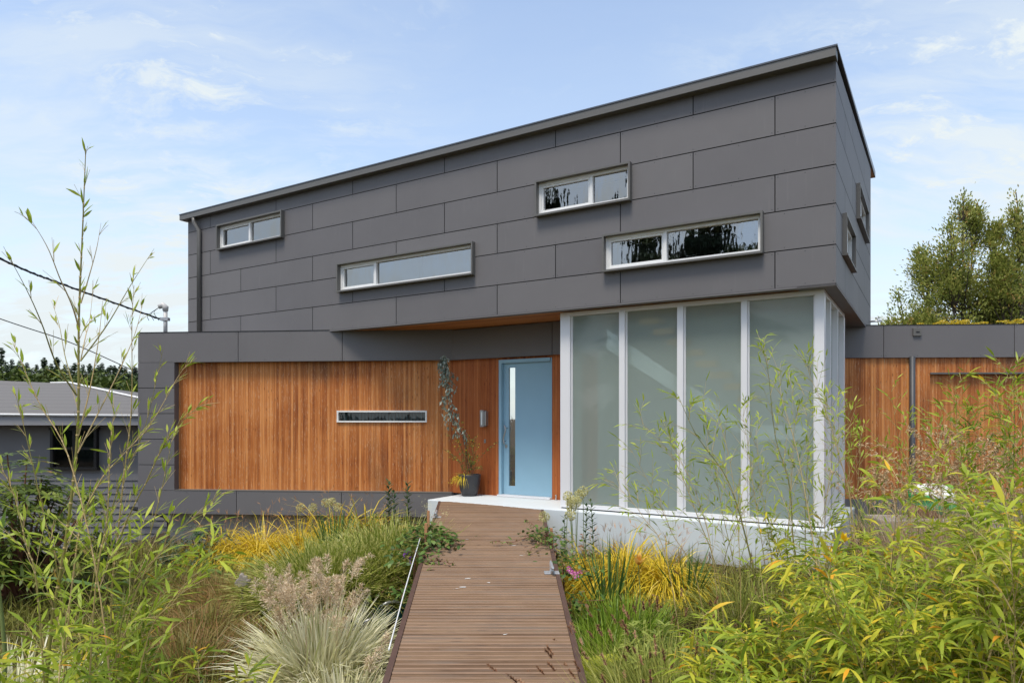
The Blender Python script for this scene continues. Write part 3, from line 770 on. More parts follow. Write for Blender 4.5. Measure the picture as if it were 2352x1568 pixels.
t = thing('outdoor_tap', 'small metal tap sticking out of the tall grey side wall', 'tap', tuple(p))
b = SB(); b.tube([p, p + V(.17, -.1, 0)], .018, 8); b.build('spout', M['galv'], t)
b = SB(); b.tube([p + V(.11, -.065, .0), p + V(.11, -.065, .06)], .009, 6); b.tube([p + V(.07, -.05, .06), p + V(.15, -.08, .06)], .012, 6); b.build('tap_handle', M['galv'], t)
a = hit(F, 1277, 1.09)
t = thing('door_stop', 'little steel post at the foot of the cedar strip beside the door', 'door stop', F(a, 1.09, 0))
b = SB(); b.lathe(F(a, 1.09, 0), [(.0, 0), (.022, 0), (.022, .006), (.012, .012), (.012, .07), (.016, .075), (.016, .09), (0, .092)], 12); b.build('stop_post', M['steel'], t)

# electric service mast and cables
mp = P(380, 760, 13.75)
t = thing('service_mast', 'pale conduit mast with weather cap standing on the low wing roof', 'mast', (mp[0], mp[1], 3.0))
zt = zat(712, 13.75)
b = SB(); b.tube([(mp[0], mp[1], 3.0), (mp[0], mp[1], zt)], .038, 12); b.build('mast_pipe', M['pipe'], t)
b = SB(); b.tube([(mp[0], mp[1], zt - .02), (mp[0], mp[1], zt + .05), (mp[0] - .05, mp[1], zt + .10), (mp[0] - .13, mp[1] - .02, zt + .06)], [.05, .062, .062, .045], 12); b.build('weather_cap', M['pipe'], t)
b = SB(); zc = zat(733, 13.75); b.box(frame(V(mp[0], mp[1]), V(1, 0), V(0, 1)), -.09, .07, -.05, .05, zc - .03, zc + .03); b.build('clamp', M['galv'], t)
b = SB()
for k in range(3): b.tube(path([(mp[0] - .12, mp[1] - .02, zt + .05), (mp[0] - .22 - .06 * k, mp[1] - .02, zt - .05 - .03 * k), (mp[0] - .12 - .1 * k, mp[1] - .02, zc - .03)], 9), .006, 5)
b.build('lead_wire', M['cable'], t)
p1 = V(mp[0] - .1, mp[1] - .02, zc); p0 = P(0, 594, 11.5); pm = P(150, 655, 12.45); p00 = P(-600, 300, 8.0)
b = SB(); b.tube(path([p00, p0, pm, p1], 60), .017, 6)
q = path([p00, p0, pm, p1], 240); b.tube([x + .017 * V(0, math.sin(i * .55), math.cos(i * .55)) for i, x in enumerate(q)], .010, 5)
tag(b.build('power_cable', M['cable'], None, loc=tuple(p1)), 'thick twisted black power cable running to the pale mast', 'cable')
p1 = V(*L(LE, -.01, zat(855, 13.3))); p0 = P(0, 732, 11.5); pm = P(160, 786, 12.4); p00 = P(-600, 520, 8.0)
b = SB(); b.tube(path([p00, p0, pm, p1], 50), .009, 5)
tag(b.build('phone_cable', M['cable'], None, loc=tuple(p1)), 'thin black wire ending at the corner of the low grey wing', 'cable')

# ------------------------------------------------------------------ neighbour house
nb = thing('neighbour_house', 'low grey bungalow with shallow felt roof and lap siding beyond the hedge', 'house', (-14, 18, -2.2))
W0 = frame(V(0, 0), V(1, 0), V(0, 1))
Yn = 17.0; xe = (500 - CX) / FPX * Yn; xl = -26.0
ze0, ze1 = 1.56, 1.46
b = SB()
rx, ry, rz = (160 - CX) / FPX * 22.0, 22.0, zat(880.5, 22)
eL, eR = (xl, Yn, 1.60), (xe, Yn, 1.44)
rl = (xl, ry, zat(871, 22) + .35)
def uvq(ps): return [(p[0], math.hypot(p[1] - Yn, p[2] - 1.5)) for p in ps]
q = [eL, eR, (rx, ry, rz), rl]; b.poly(q, 0, uvq(q))
q = [eR, (xe, 27, 1.44), (rx, ry, rz)]; b.poly(q, 0, uvq(q))
b.build('roof', M['shing'], nb)
b = SB(); b.tube([V(rx - .6, ry - .02, rz + .02), V(rx, ry, rz + .03), V(*eR) + V(0, 0, .03)], .035, 6); b.build('hip_flashing', M['white'], nb)
b = SB(); b.tube([V(xl, Yn - .03, 1.60), V(xe, Yn - .03, 1.44)], .035, 6); b.build('gutter', M['white'], nb)
b = SB(); b.poly([(xl, Yn, 1.22), (xe, Yn, 1.22), (xe, Yn, 1.42), (xl, Yn, 1.58)]); b.poly([(xl, Yn, 1.22), (xe, Yn, 1.22), (xe, Yn + 1, 1.22), (xl, Yn + 1, 1.22)])
b.build('eave_board', M['nfas'], nb, weld=False)
b = SB(); yw = 17.55; zl = zat(1087, yw)
wx0, wx1, wz0, wz1 = (124.5 - CX) / FPX * yw, (226 - CX) / FPX * yw, zat(1072, yw), zat(987, yw)
for q in split((xl, xe - .5, zl, 1.3), [(wx0, wx1, wz0, wz1)]): b.rect(W0, q[0], q[1], q[2], q[3], yw)
k = 0
while zl - k * .17 > -2.6:
    zz = zl - k * .17; b.poly([(xl, yw - .035, zz - .17), (xe - .5, yw - .035, zz - .17), (xe - .5, yw - .004, zz), (xl, yw - .004, zz)])
    b.poly([(xl, yw - .035, zz - .17), (xe - .5, yw - .035, zz - .17), (xe - .5, yw, zz - .17), (xl, yw, zz - .17)], 1); k += 1
b.build('wall', [M['nwall'], M['dark']], nb, weld=False)
b = SB()
for x in (wx0 - .03, wx1 - .05, (wx0 + wx1) / 2 - .03): b.box(W0, x, x + .07, yw - .12, yw + .02, wz0, wz1)
b.box(W0, wx0 - .05, wx1 + .05, yw - .14, yw + .02, wz1, wz1 + .07); b.box(W0, wx0 - .05, wx1 + .05, yw - .14, yw + .02, wz0 - .06, wz0); b.box(W0, wx0, wx1, yw - .1, yw, (wz0 + wz1) / 2 - .03, (wz0 + wz1) / 2 + .03)
w = b.build('window', M['nwin'], nb)
b = SB(); b.rect(W0, wx0, wx1, wz0, wz1, yw - .05); b.build('pane', M['glassd'], w, weld=False)
b = SB(); b.box(W0, wx0 - .5, wx1 + .5, yw + .8, yw + .9, wz0 - .3, wz1 + .3); b.build('interior', M['interd'], nb)
b = SB(); xx = (388 - CX) / FPX * 17.4
b.tube([(xx - .9, 17.3, zat(1166, 17.3)), (xx - .1, 17.35, zat(1185, 17.3)), (xx, 17.4, zat(1200, 17.3)), (xx, 17.4, -2.6)], .05, 8); b.build('downpipe', M['nwin'], nb)

# ------------------------------------------------------------------ wooden walkway
yT = lambda x: None
pL0, pL1 = V(-.768, 4.146), V(-1.22, 11.55); pR0, pR1 = V(.435, 4.146), V(.466, 10.60)
ramp_z = lambda y: -.03 * max(0.0, 11.0 - y) - .002
Lx = lambda y: pL0[0] + (pL1[0] - pL0[0]) * (y - pL0[1]) / (pL1[1] - pL0[1])
Rx = lambda y: pR0[0] + (pR1[0] - pR0[0]) * (y - pR0[1]) / (pR1[1] - pR0[1])
def Yporch(x):                       # porch front line (depth .02) at world x
    o = A0 + N * .0; return o[1] + (x - o[0]) * (-U[1]) / (-U[0])
walk = thing('wooden_walkway', 'brown timber boardwalk of narrow grooved boards leading to the porch', 'walkway', (0, 6, 0))
b = SB(); y = -1.5; bw = .0735
while y < 11.6:
    y0, y1 = y, y + bw - .010; xa = Lx(y) + .022; xb = Rx(y) - .022
    cut = False
    # clip at the slanting porch edge
    if y1 > Yporch(xb):
        cut = True
        sl = -U[1] / -U[0]
        xe_ = xb - (y1 - Yporch(xb)) / abs(sl)
        if xe_ < xa + .02: break
    za, zb = ramp_z(y0), ramp_z(y1); c = .009; jz = random.uniform(-.0015, .0015)
    def rowq(u0, u1, h0, h1, mm=0):
        x1 = lambda yy: min(xb, xb - (yy - Yporch(xb)) / abs(U[1] / U[0])) if cut else xb
        b.poly([(xa, u0, h0 + jz), (x1(u0), u0, h0 + jz), (x1(u1), u1, h1 + jz), (xa, u1, h1 + jz)], mm)
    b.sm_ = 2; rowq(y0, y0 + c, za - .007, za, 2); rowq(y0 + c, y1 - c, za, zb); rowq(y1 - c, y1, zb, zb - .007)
    b.poly([(xa, y0, za - .006), (xb if not cut else min(xb, xb - (y0 - Yporch(xb)) / abs(U[1] / U[0])), y0, za - .006), (xb if not cut else min(xb, xb - (y0 - Yporch(xb)) / abs(U[1] / U[0])), y0, za - .03), (xa, y0, za - .03)])
    y += bw
for (xx, yy, r_) in ((-.42, 6.55, .016), (-.45, 6.25, .020), (-.22, 6.40, .010), (.02, 8.0, .014), (-.55, 8.35, .010), (.10, 7.5, .012), (-.50, 6.2, .007), (-.05, 5.0, .008)):
    for k in range(3):
        b.disc(V(xx + random.uniform(-.02, .02) * k, yy + random.uniform(-.012, .012) * k, ramp_z(yy) + .003 + .0004 * k), V(1.7, .1, 0), V(0, .8, -.024), r_ / (1 + k), 7, 1)
b.build('deck_boards', [M['deck'], M['fleck'], M['decklit']], walk, weld=True)
for sgn, X, e in ((-1, Lx, 11.50), (1, Rx, 10.56)):
    b = SB(); ys = np.linspace(-1.5, e, 12)
    for i in range(11):
        q0, q1 = ys[i], ys[i + 1]
        def cs(yy): x = X(yy); w = .02 * sgn; z = ramp_z(yy); return [(x - w, yy, z + .006), (x + w, yy, z + .006), (x + w, yy, z - .16), (x - w, yy, z - .16)]
        a_, c_ = cs(q0), cs(q1)
        for k in range(4): b.poly([a_[k], a_[(k + 1) % 4], c_[(k + 1) % 4], c_[k]])
    b.build('edge_board', M['edge'], walk)
b = SB(); 
for fx in (.25, .75):
    for i in range(12):
        q0, q1 = -1.4 + i, -.4 + i
        if q1 > 10.3: break
        x0 = Lx(q0) + (Rx(q0) - Lx(q0)) * fx; x1 = Lx(q1) + (Rx(q1) - Lx(q1)) * fx
        b.box(frame(V(0, 0), V(1, 0), V(0, 1)), x0 - .03, x0 + .03, q0, q1, ramp_z(q0) - .25, ramp_z(q0) - .05)
b.build('joist', M['edge'], walk)
for yy in (1.0, 3.4, 5.8, 8.2):
    for fx in (.12, .88):
        x = Lx(yy) + (Rx(yy) - Lx(yy)) * fx
        b = SB(); b.box(frame(V(0, 0), V(1, 0), V(0, 1)), x - .045, x + .045, yy - .045, yy + .045, -1.3, ramp_z(yy) - .05); b.build('post', M['edge'], walk)

def cleat(label, x, y, rz):
    z = ramp_z(y) + .001
    t = thing('boat_cleat', label, 'cleat', (x, y, z), 'boat cleats on the walkway edges'); t.rotation_euler[2] = rz
    b = SB(); o = V(x, y, z)
    b.box(frame(V(x, y), V(1, 0), V(0, 1)), -.075, .075, -.06, .06, z, z + .010); 
    b.build('base', M['galv'], t, bevel=.004)
    b = SB()
    for s_ in (-.045, .045): b.tube([o + V(0, s_, .008), o + V(0, s_, .06)], [.02, .014], 10)
    b.tube([o + V(0, -.16, .085), o + V(0, -.11, .072), o + V(0, -.05, .066), o + V(0, .05, .066), o + V(0, .11, .072), o + V(0, .16, .085)], [.009, .016, .019, .019, .016, .009], 10)
    b.build('horn', M['galv'], t)
cleat('silver cleat on the walkway edge beside the pink flowered vine', Rx(6.75) - .055, 6.75, .02)
cleat('weathered cleat near the porch end of the walkway', Lx(9.9) + .02, 9.9, .06)

def stake(x, Y, ztop, lab, lean=.0):
    g_ = ground(x, Y); t = tag(None or (lambda b: (b.box(frame(V(x, Y), V(1, 0), V(0, 1)), -.016, .016, -.014, .014, g_ - .05, ztop), b.build('wooden_stake', M['stake'], None, loc=(x, Y, g_), bevel=.002))[1])(SB()), lab, 'stake', 'cedar stakes along the walkway')
    t.rotation_euler[1] = lean
stake(*P(974.5, 1215, 7.9)[:2], zat(1201, 7.9), 'shorter cedar stake with the white rod tied on, in the purple flowered vine', .02)
stake(*P(984, 1185, 8.5)[:2], zat(1172, 8.5), 'taller cedar stake standing behind the purple flowered vine', .0)
stake(*P(1271.5, 1230, 8.35)[:2], zat(1212, 8.35), 'single cedar stake in the pink flowered vine by the porch', -.03)
b = SB(); ya, yb = 4.7, 7.85
b.tube(path([(Lx(ya) - .045, ya, ramp_z(ya) + .0), (Lx(6.2) - .07, 6.2, ramp_z(6.2) + .015), (Lx(yb) - .06, yb, ramp_z(yb) + .12)], 20), .0055, 6)
tag(b.build('white_rod', M['white'], None, loc=(Lx(6) - .05, 6, 0)), 'thin white plastic rod running along the walkway edge', 'rod')

# sprinkler and hose
px_ = P(898, 1415, 7.45); gx, gy = px_[0], px_[1]; gz = ground(gx, gy) + .07
t = thing('lawn_sprinkler', 'dark green oscillating sprinkler lying on the mulch by the boardwalk', 'sprinkler', (gx, gy, gz))
b = SB(); fr = frame(V(gx, gy), V(math.cos(.5), math.sin(.5)), V(-math.sin(.5), math.cos(.5)))
b.box(fr, -.17, .17, -.10, -.07, gz, gz + .09); b.box(fr, -.17, .17, .07, .10, gz, gz + .09); b.box(fr, -.17, -.13, -.07, .07, gz, gz + .14); b.box(fr, .13, .17, -.07, .07, gz, gz + .14)
b.build('sprinkler_base', M['green'], t, bevel=.006)
b = SB(); b.tube([fr(-.12, 0, gz + .15), fr(-.04, 0, gz + .18), fr(.05, 0, gz + .18), fr(.12, 0, gz + .15)], .018, 10); b.build('spray_bar', M['galv'], t)
b = SB(); b.tube([fr(-.15, -.02, gz + .07), fr(-.33, -.10, gz + .03)], .018, 10); b.build('inlet_tube', M['steel'], t)
hp = [fr(-.33, -.10, gz + .03), fr(-.6, -.2, gz + .0), fr(-.75, -.75, gz - .0), fr(-.35, -1.05, gz + .0), fr(.3, -.95, gz + .01), fr(.55, -.4, gz + .0)]
b = SB(); b.tube(path(hp, 40), .014, 8); tag(b.build('garden_hose', M['hose'], None, loc=tuple(hp[3])), 'grey garden hose looped on the dark mulch near the sprinkler', 'hose')

# stone fish ornament
c = P(557, 1338, 7.5); ol = [(-.16, -.02), (-.13, .06), (-.09, .10), (-.085, .17), (-.055, .215), (-.015, .20), (.01, .155), (.04, .175), (.075, .155), (.085, .11), (.12, .09), (.155, .125), (.17, .09), (.15, .05), (.175, -.03), (.12, -.01), (.06, -.05), (.0, -.07), (-.05, -.10), (-.09, -.06), (-.15, -.06)]
ga = ground(c[0], c[1])
t = thing('fish_ornament', 'grey stone fish ornament standing among the brown rushes', 'ornament', (c[0], c[1], ga))
b = SB(); n = len(ol); cz = c[2] + .0
rot = lambda x, z: (x * .98 + z * .16, z * .98 - x * .16)
pr = [rot(p[0] * .52, p[1] * .52) for p in ol]
def ring(s, d): return [(c[0] + x * s, c[1] + d, cz + z * s) for x, z in pr]
r0, r1, r2, r3 = ring(.86, -.03), ring(1, -.012), ring(1, .012), ring(.86, .03)
for A_, B_ in ((r0, r1), (r1, r2), (r2, r3)):
    for i in range(n): b.poly([A_[i], A_[(i + 1) % n], B_[(i + 1) % n], B_[i]], smooth=True)
b.poly(r0); b.poly(r3)
b.disc(V(c[0] - .045, c[1] - .031, cz + .023), V(1, 0, 0), V(0, 0, 1), .007, 8)
b.build('fish_body', M['stone'], t)
b = SB(); b.tube([(c[0], c[1], cz - .05), (c[0], c[1], ga - .05)], .012, 6); b.build('rod', M['edge'], t)

# soil bag by the garage
c = P(2143, 1142, 8.7); 
t = thing('potting_soil_bag', 'crumpled white and green soil bag leaning among dry plumes by the garage', 'bag', (c[0], c[1], c[2] - .25))
def bagmat():
    q = NT('printed_plastic_bag'); tc = q.n('ShaderNodeTexCoord').outputs['Object']
    sx_ = q.n('ShaderNodeSeparateXYZ'); q.l(tc, sx_.inputs[0])
    n_ = q.noise(tc, 9, 3)
    h = q.math('ADD', sx_.outputs[2], q.math('MULTIPLY', q.math('SUBTRACT', n_, .5), .10))
    cc = q.ramp(q.math('ADD', q.math('MULTIPLY', h, 1.0), q.math('MULTIPLY', sx_.outputs[0], .35)), [(.0, (.30, .16, .10)), (.07, (.02, .19, .06)), (.17, (.02, .30, .06)), (.24, (.78, .78, .74)), (.40, (.80, .80, .76)), (.46, (.20, .45, .03))], 'CONSTANT')
    return q.end(q.pbsdf(cc, .3, normal=q.bump(q.noise(tc, 14, 4), .7, .03)))
b = SB(); nx, ny = 18, 14
def bag(u, v, s_):
    th = .11 * (max(0, math.sin(math.pi * u) * math.sin(math.pi * v))) ** .45
    w = .02 * math.sin(9 * u + 5 * v) + .015 * math.sin(17 * v)
    x = (u - .5) * .62; zz = v * .46
    return (c[0] + x + .05 * v, c[1] + s_ * th + w + .12 * v, c[2] - .25 + zz * .92 - .06 * abs(u - .5))
for s_ in (-1, 1):
    for i in range(nx):
        for j in range(ny): b.poly([bag(i / nx, j / ny, s_), bag((i + 1) / nx, j / ny, s_), bag((i + 1) / nx, (j + 1) / ny, s_), bag(i / nx, (j + 1) / ny, s_)], smooth=True)
b.build('bag_body', bagmat(), t)
# stone ledge under the bag
b = SB(); b.box(frame(V(c[0] - .75, c[1] - .15), V(.995, -.10), V(.10, .995)), 0, 1.5, 0, .5, -1.2, c[2] - .26)
tag(b.build('planter_ledge', M['found'], None, loc=(c[0], c[1], -.7), bevel=.02), 'low grey concrete ledge carrying the soil bag', 'ledge')

# ------------------------------------------------------------------ plants
def gp(x, Y): X = (x - CX) / FPX * Y; return V(X, Y, ground(X, Y))
def disk(n, r):
    a = rng.random(n) * 2 * math.pi; q = np.sqrt(rng.random(n)) * r
    return np.stack([np.cos(a) * q, np.sin(a) * q, np.zeros(n)], 1)
def outdir(off, rad, l0, l1, n, az_noise=.6):
    """blade directions: lean grows with distance from the middle"""
    q = np.linalg.norm(off[:, :2], axis=1) / max(rad, 1e-6)
    a = np.arctan2(off[:, 1], off[:, 0]) + rng.normal(0, az_noise, n)
    th = l0 + (l1 - l0) * np.clip(q + rng.normal(0, .2, n), 0, 1.3)
    return np.stack([np.cos(a) * np.sin(th), np.sin(a) * np.sin(th), np.cos(th)], 1)
def blades(fb, c, n, rad, H, W, l0=.05, l1=.7, droop=1.0, prof=BLADE, var=.3, r=None, m=0, sq=(1, 1)):
    off = disk(n, rad); d = outdir(off, rad, l0, l1, n); off[:, 0] *= sq[0]; off[:, 1] *= sq[1]
    Ls = H * (1 + rng.uniform(-var, var * .5, n))
    fb.ribbons(c + off, d, Ls, W * rng.uniform(.7, 1.2, n), droop * rng.uniform(.6, 1.3, n), prof, r, m=m)
    return off, d, Ls
def endpoint(c, off, d, Ls, droop, k=5):
    d = nrm(d.copy()); p = c + off
    for i in range(k - 1):
        d = nrm(d + np.stack([np.zeros(len(d))] * 2 + [-np.full(len(d), droop / (k - 1))], 1)); p = p + d * (Ls / (k - 1))[:, None]
    return p, d
def stemset(fb, c, n, rad, H, W, l0, l1, droop, m):
    off = disk(n, rad); d = outdir(off, rad, l0, l1, n); Ls = H * rng.uniform(.75, 1.15, n)
    fb.ribbons(c + off, d, Ls, W, droop, STRAP, m=m)
    return endpoint(c, off, d, Ls, droop)

def golden(name, label, c, n, rad, H, group, sq=(1, 1)):
    fb = FB(); blades(fb, c, int(n * 1.5), rad * 1.1, H * 1.12, .015, .15, 1.15, 2.6, sq=sq)
    o = fb.build(name, M['gold'], None, tuple(c)); tag(o, label, 'grass', group)
    fb = FB(); p, d = stemset(fb, c, 22, rad * .9, H * .98, .004, .05, .6, .5, 0)
    fb.ribbons(np.repeat(p, 3, 0), np.repeat(d, 3, 0) + rng.normal(0, .25, (66, 3)), .10, .006, .6, LEAF)
    fb.build('seed_stem', M['goldseed'], o)
GG = 'golden grasses edging the house'
for x, Y, n, rd, H, lab in ((515, 10.9, 1300, .38, .66, 'golden grass clump next to the bare foundation, lowest of its row'), (600, 10.9, 1700, .46, .80, 'golden grass clump in front of the concrete foundation between two golden neighbours'),
        (690, 11.0, 1700, .46, .84, 'golden grass clump below the seed heads on the dark band'), (770, 11.1, 1500, .42, .86, 'golden grass clump behind the sword leaved iris'), (838, 11.2, 1200, .36, .84, 'golden grass clump with the tallest tips, next to the leafy upright stems')):
    golden('golden_grass', lab, gp(x, Y) + V(0, 0, .10), n, rd, H, GG)
for x, Y, n, rd, H, lab in ((1352, 8.5, 1500, .33, .64, 'golden grass mound at the porch wall, beside the vine and stake'), (1440, 8.2, 1500, .36, .68, 'golden grass mound behind the dark sword leaves at the white wall'), (1530, 7.9, 1100, .32, .62, 'golden grass mound under the bay window beside thin bamboo canes')):
    golden('golden_grass', lab, gp(x, Y) + V(0, 0, .08), n, rd, H, GG)

# cream grass with buff plumes
def cream(label, c, n, rad, H, np_):
    fb = FB(); blades(fb, c, n, rad, H, .019, .03, .52, 1.15, var=.5)
    o = fb.build('cream_grass', M['wgrass'], None, tuple(c)); tag(o, label, 'grass', 'cream variegated grasses')
    if np_:
        fb = FB(); p, d = stemset(fb, c, np_, rad * .95, H * 1.32, .004, .02, .25, .35, 0)
        for pp, dd in zip(p, d):
            k = 150; f = rng.random(k) ** .8; L_ = rng.uniform(.14, .22); bend = V(rng.normal(0, .2), rng.normal(0, .1), -.25)
            base = pp + (dd * L_ * f[:, None] + bend * L_ * (f[:, None] ** 2)) - dd * .08
            wdt = .05 * np.sin(np.pi * np.clip(f * .9 + .08, 0, 1))
            q = rng.normal(0, 1, (k, 3)); fb.ribbons(base + q * (wdt[:, None] * .30), nrm(dd + q * .5), rng.uniform(.018, .042, k), .0052, .8, LEAF)
        fb.build('plume', M['plume'], o)
cream('large cream striped grass with buff plumes beside the boardwalk', gp(735, 5.5), 1700, .23, .70, 70)
cream('smaller cream striped grass half hidden behind the tall bamboo', gp(40, 4.6), 700, .24, .62, 0)
cream('low cream striped tuft spreading between boardwalk and plumed cream grass', gp(790, 4.9), 700, .22, .42, 3)

# zebra grasses
for x, Y, n, rd, H, lab in ((745, 7.9, 2600, .46, .90, 'banded green grass behind the cream plumes'), (893, 8.6, 3400, .56, .92, 'banded green grass in front of the porch corner, tallest of its kind'), (812, 8.0, 1100, .30, .80, 'banded green grass drooping over the sprinkler')):
    c = gp(x, Y); fb = FB(); blades(fb, c, n, rd, H, .016, .05, .66, 1.15)
    o = fb.build('banded_grass', M['zebra'], None, tuple(c)); tag(o, lab, 'grass', 'banded green grasses')
    if x != 812:
        fb = FB(); p, d = stemset(fb, c, 9, rd * .8, H * 1.1, .004, .1, .5, .4, 0)
        for pp, dd in zip(p, d):
            k = 40; base = pp + rng.normal(0, .03, (k, 3)); fb.ribbons(base, nrm(dd + rng.normal(0, .6, (k, 3))), .03, .003, .5, LEAF)
        fb.build('seed_stem', M['allium'], o)

# brown rushes
for i, (x, Y, n, rd, H, lab) in enumerate(((470, 7.0, 900, .42, .48, 'rush tuft with russet tips nearest the tall bamboo canes'), (575, 8.1, 1200, .5, .44, 'rush tuft with russet tips around the fish ornament'), (600, 6.6, 1200, .5, .36, 'rush tuft with russet tips just behind the cream plumes'), (640, 8.7, 1000, .5, .46, 'rush tuft with russet tips in front of the ferns'), (500, 8.6, 900, .5, .44, 'rush tuft with russet tips beside the low evergreen at the foundation'), (430, 6.0, 800, .4, .5, 'rush tuft with russet tips lowest on the mulch slope'))):
    c = gp(x, Y); fb = FB(); off, d, Ls = blades(fb, c, int(n * 1.7), rd * 1.1, H, .0075, .15, 1.05, .9); n = int(n * 1.7)
    o = fb.build('rush_tuft', M['rush'], None, tuple(c)); tag(o, lab, 'rush', 'russet rushes on the slope')
    k = 260; sel = rng.integers(0, n, k); p, dd = endpoint(c, off[sel], d[sel], Ls[sel] * .8, .9)
    fb = FB(); fb.ribbons(np.repeat(p, 3, 0) + rng.normal(0, .008, (3 * k, 3)), rng.normal(0, 1, (3 * k, 3)), .022, .009, .2, OVAL)
    fb.build('seed_head', M['rushb'], o)['kind'] = 'stuff'

# sword leaves
def swords(name, label, cat, c, n, rad, H, W, mat, group=None, l1=.5, droop=.12, prof=STRAP):
    fb = FB(); blades(fb, c, n, rad, H, W, .02, l1, droop, (.7, 1, .9, .55, .04))
    tag(fb.build(name, mat, None, tuple(c)), label, cat, group)
swords('iris', 'dark green iris fan in front of the golden grass row', 'iris', gp(772, 10.4), 60, .20, .75, .035, M['iris'], 'irises')
swords('iris', 'large dark sword leaved iris in front of the white porch wall', 'iris', gp(1400, 7.5), 46, .13, .74, .022, M['iris'], 'irises', .45)
swords('iris', 'thin sword leaved iris leaning on the wall behind bamboo canes', 'iris', gp(1580, 7.6), 36, .12, .62, .02, M['iris'], 'irises', .6)
swords('iris', 'dark strap leaved plant at the base of the garage wall', 'iris', gp(2010, 10.3), 40, .2, .75, .04, M['iris'], 'irises', .7, .6)
swords('blood_grass', 'red tipped blades beside the dark green iris', 'grass', gp(838, 9.9), 140, .22, .62, .012, M['blood'], 'red tipped grasses', .3)
swords('blood_grass', 'red tipped blades between banded grass and porch corner', 'grass', gp(905, 9.9), 120, .2, .60, .012, M['blood'], 'red tipped grasses', .3)
swords('green_tuft', 'bright green strap leaved tuft below the apricot lily', 'grass', gp(1425, 6.6), 420, .38, .46, .015, M['lime'], 'bright green tufts', .7, .5)
swords('green_tuft', 'bright green strap leaved tuft behind the brown bristle heads', 'grass', gp(1385, 5.9), 300, .3, .5, .013, M['lime'], 'bright green tufts', .7, .6)
swords('green_tuft', 'small bright green tuft against the porch corner on the slope', 'grass', gp(958, 10.0), 40, .1, .5, .035, M['lime'], 'bright green tufts', .5, .5)

# allium seed heads
def allium(c, top, label, group):
    t = thing('allium', label, 'flower', tuple(c), group)
    fb = FB(); bend = V(rng.normal(0, .02), 0, 0); pts = path([c, (c + top) / 2 + bend, top], 7); fb.tube(pts, .0045, 5); fb.build('stem', M['stemg'], t)
    fb = FB(); n = 110; d = nrm(rng.normal(0, 1, (n, 3))); r_ = .062
    fb.ribbons(np.repeat(top[None], n, 0) + d * .012, d, r_ * .85, .0022, 0, (1, 1, 1)); q = top + d * r_
    for k in range(4): fb.ribbons(q, nrm(d + rng.normal(0, .8, (n, 3))), .019, .008, 0, LEAF)
    fb.build('flower_head', M['allium'], t)
AL = 'dried allium seed heads'
for x, y, Y, lab in ((690, 1166, 11.2, 'allium head lowest over the golden grass row, apart from the pair'), (718, 1165, 11.25, 'wide allium head above the golden grass beside a lone one'), (748, 1154, 11.1, 'allium head of the touching high pair over golden grass, first of the two'), (762, 1152, 11.3, 'allium head of the touching high pair over golden grass, next to the lower one'), (776, 1164, 11.2, 'allium head next to the dark panel joint'),
        (1305, 1140, 9.0, 'allium head against the silver column, highest on that side'), (1329, 1138, 8.9, 'allium head against frosted glass, lower of the leaning pair'), (1339, 1128, 8.95, 'tallest allium head, against the frosted glass'), (1311, 1151, 8.9, 'allium head crowded under the highest one at the silver column'), (1323, 1152, 8.8, 'allium head between the silver column and the frosted glass pair'), (1313, 1163, 8.85, 'allium head touching the white sill'), (1310, 1182, 8.7, 'small allium head below the white sill'), (1250, 1186, 8.95, 'single allium head leaning over the boardwalk edge')):
    top = P(x, y, Y); bx = gp(x + rng.uniform(-4, 8) * (1 if x > 1300 else .5), Y - .15); allium(bx, top, lab, AL)

# leafy upright stems
def upright(label, c, top, n, leaf=.085):
    t = thing('upright_spurge', label, 'plant', tuple(c), 'upright blue green stems')
    pts = path([c, (c + top) / 2 + V(rng.normal(0, .015), 0, 0), top], 10); fb = FB(); fb.tube(pts, np.linspace(.007, .003, 10), 5); fb.build('stem', M['stemg'], t)
    fb = FB(); f = np.linspace(.25, 1, n); i = f * 9; lo = np.clip(i.astype(int), 0, 8); p = pts[lo] + (pts[lo + 1] - pts[lo]) * (i - lo)[:, None]
    a = np.arange(n) * 2.4; e = .35 + .5 * f
    d = np.stack([np.cos(a) * np.cos(e), np.sin(a) * np.cos(e), np.sin(e)], 1)
    fb.ribbons(p, d, leaf * (1.15 - .55 * f), leaf * .30 * (1.1 - .4 * f), .5, (.2, 1, .8, .05), roll=0); fb.build('foliage', M['spurge'], t)
for x, y, Y, n, lab in ((893, 1106, 10.9, 46, 'upright stem before the cedar wall, taller leaning partner'), (936, 1110, 10.8, 42, 'upright stem before the cedar wall, closer to the porch'), (1296, 1185, 8.7, 26, 'thin upright stem between the boardwalk and the allium group'), (1348, 1160, 8.6, 40, 'dark upright stem before the white sill, straighter of two'), (1357, 1150, 8.65, 40, 'dark upright stem before the white sill, taller of two'), (905, 1130, 10.7, 30, 'short upright stem squeezed between two taller ones')):
    upright(lab, gp(x + rng.uniform(-5, 5), Y), P(x, y, Y), int(n * 1.25), .17 if Y > 10 else .12)

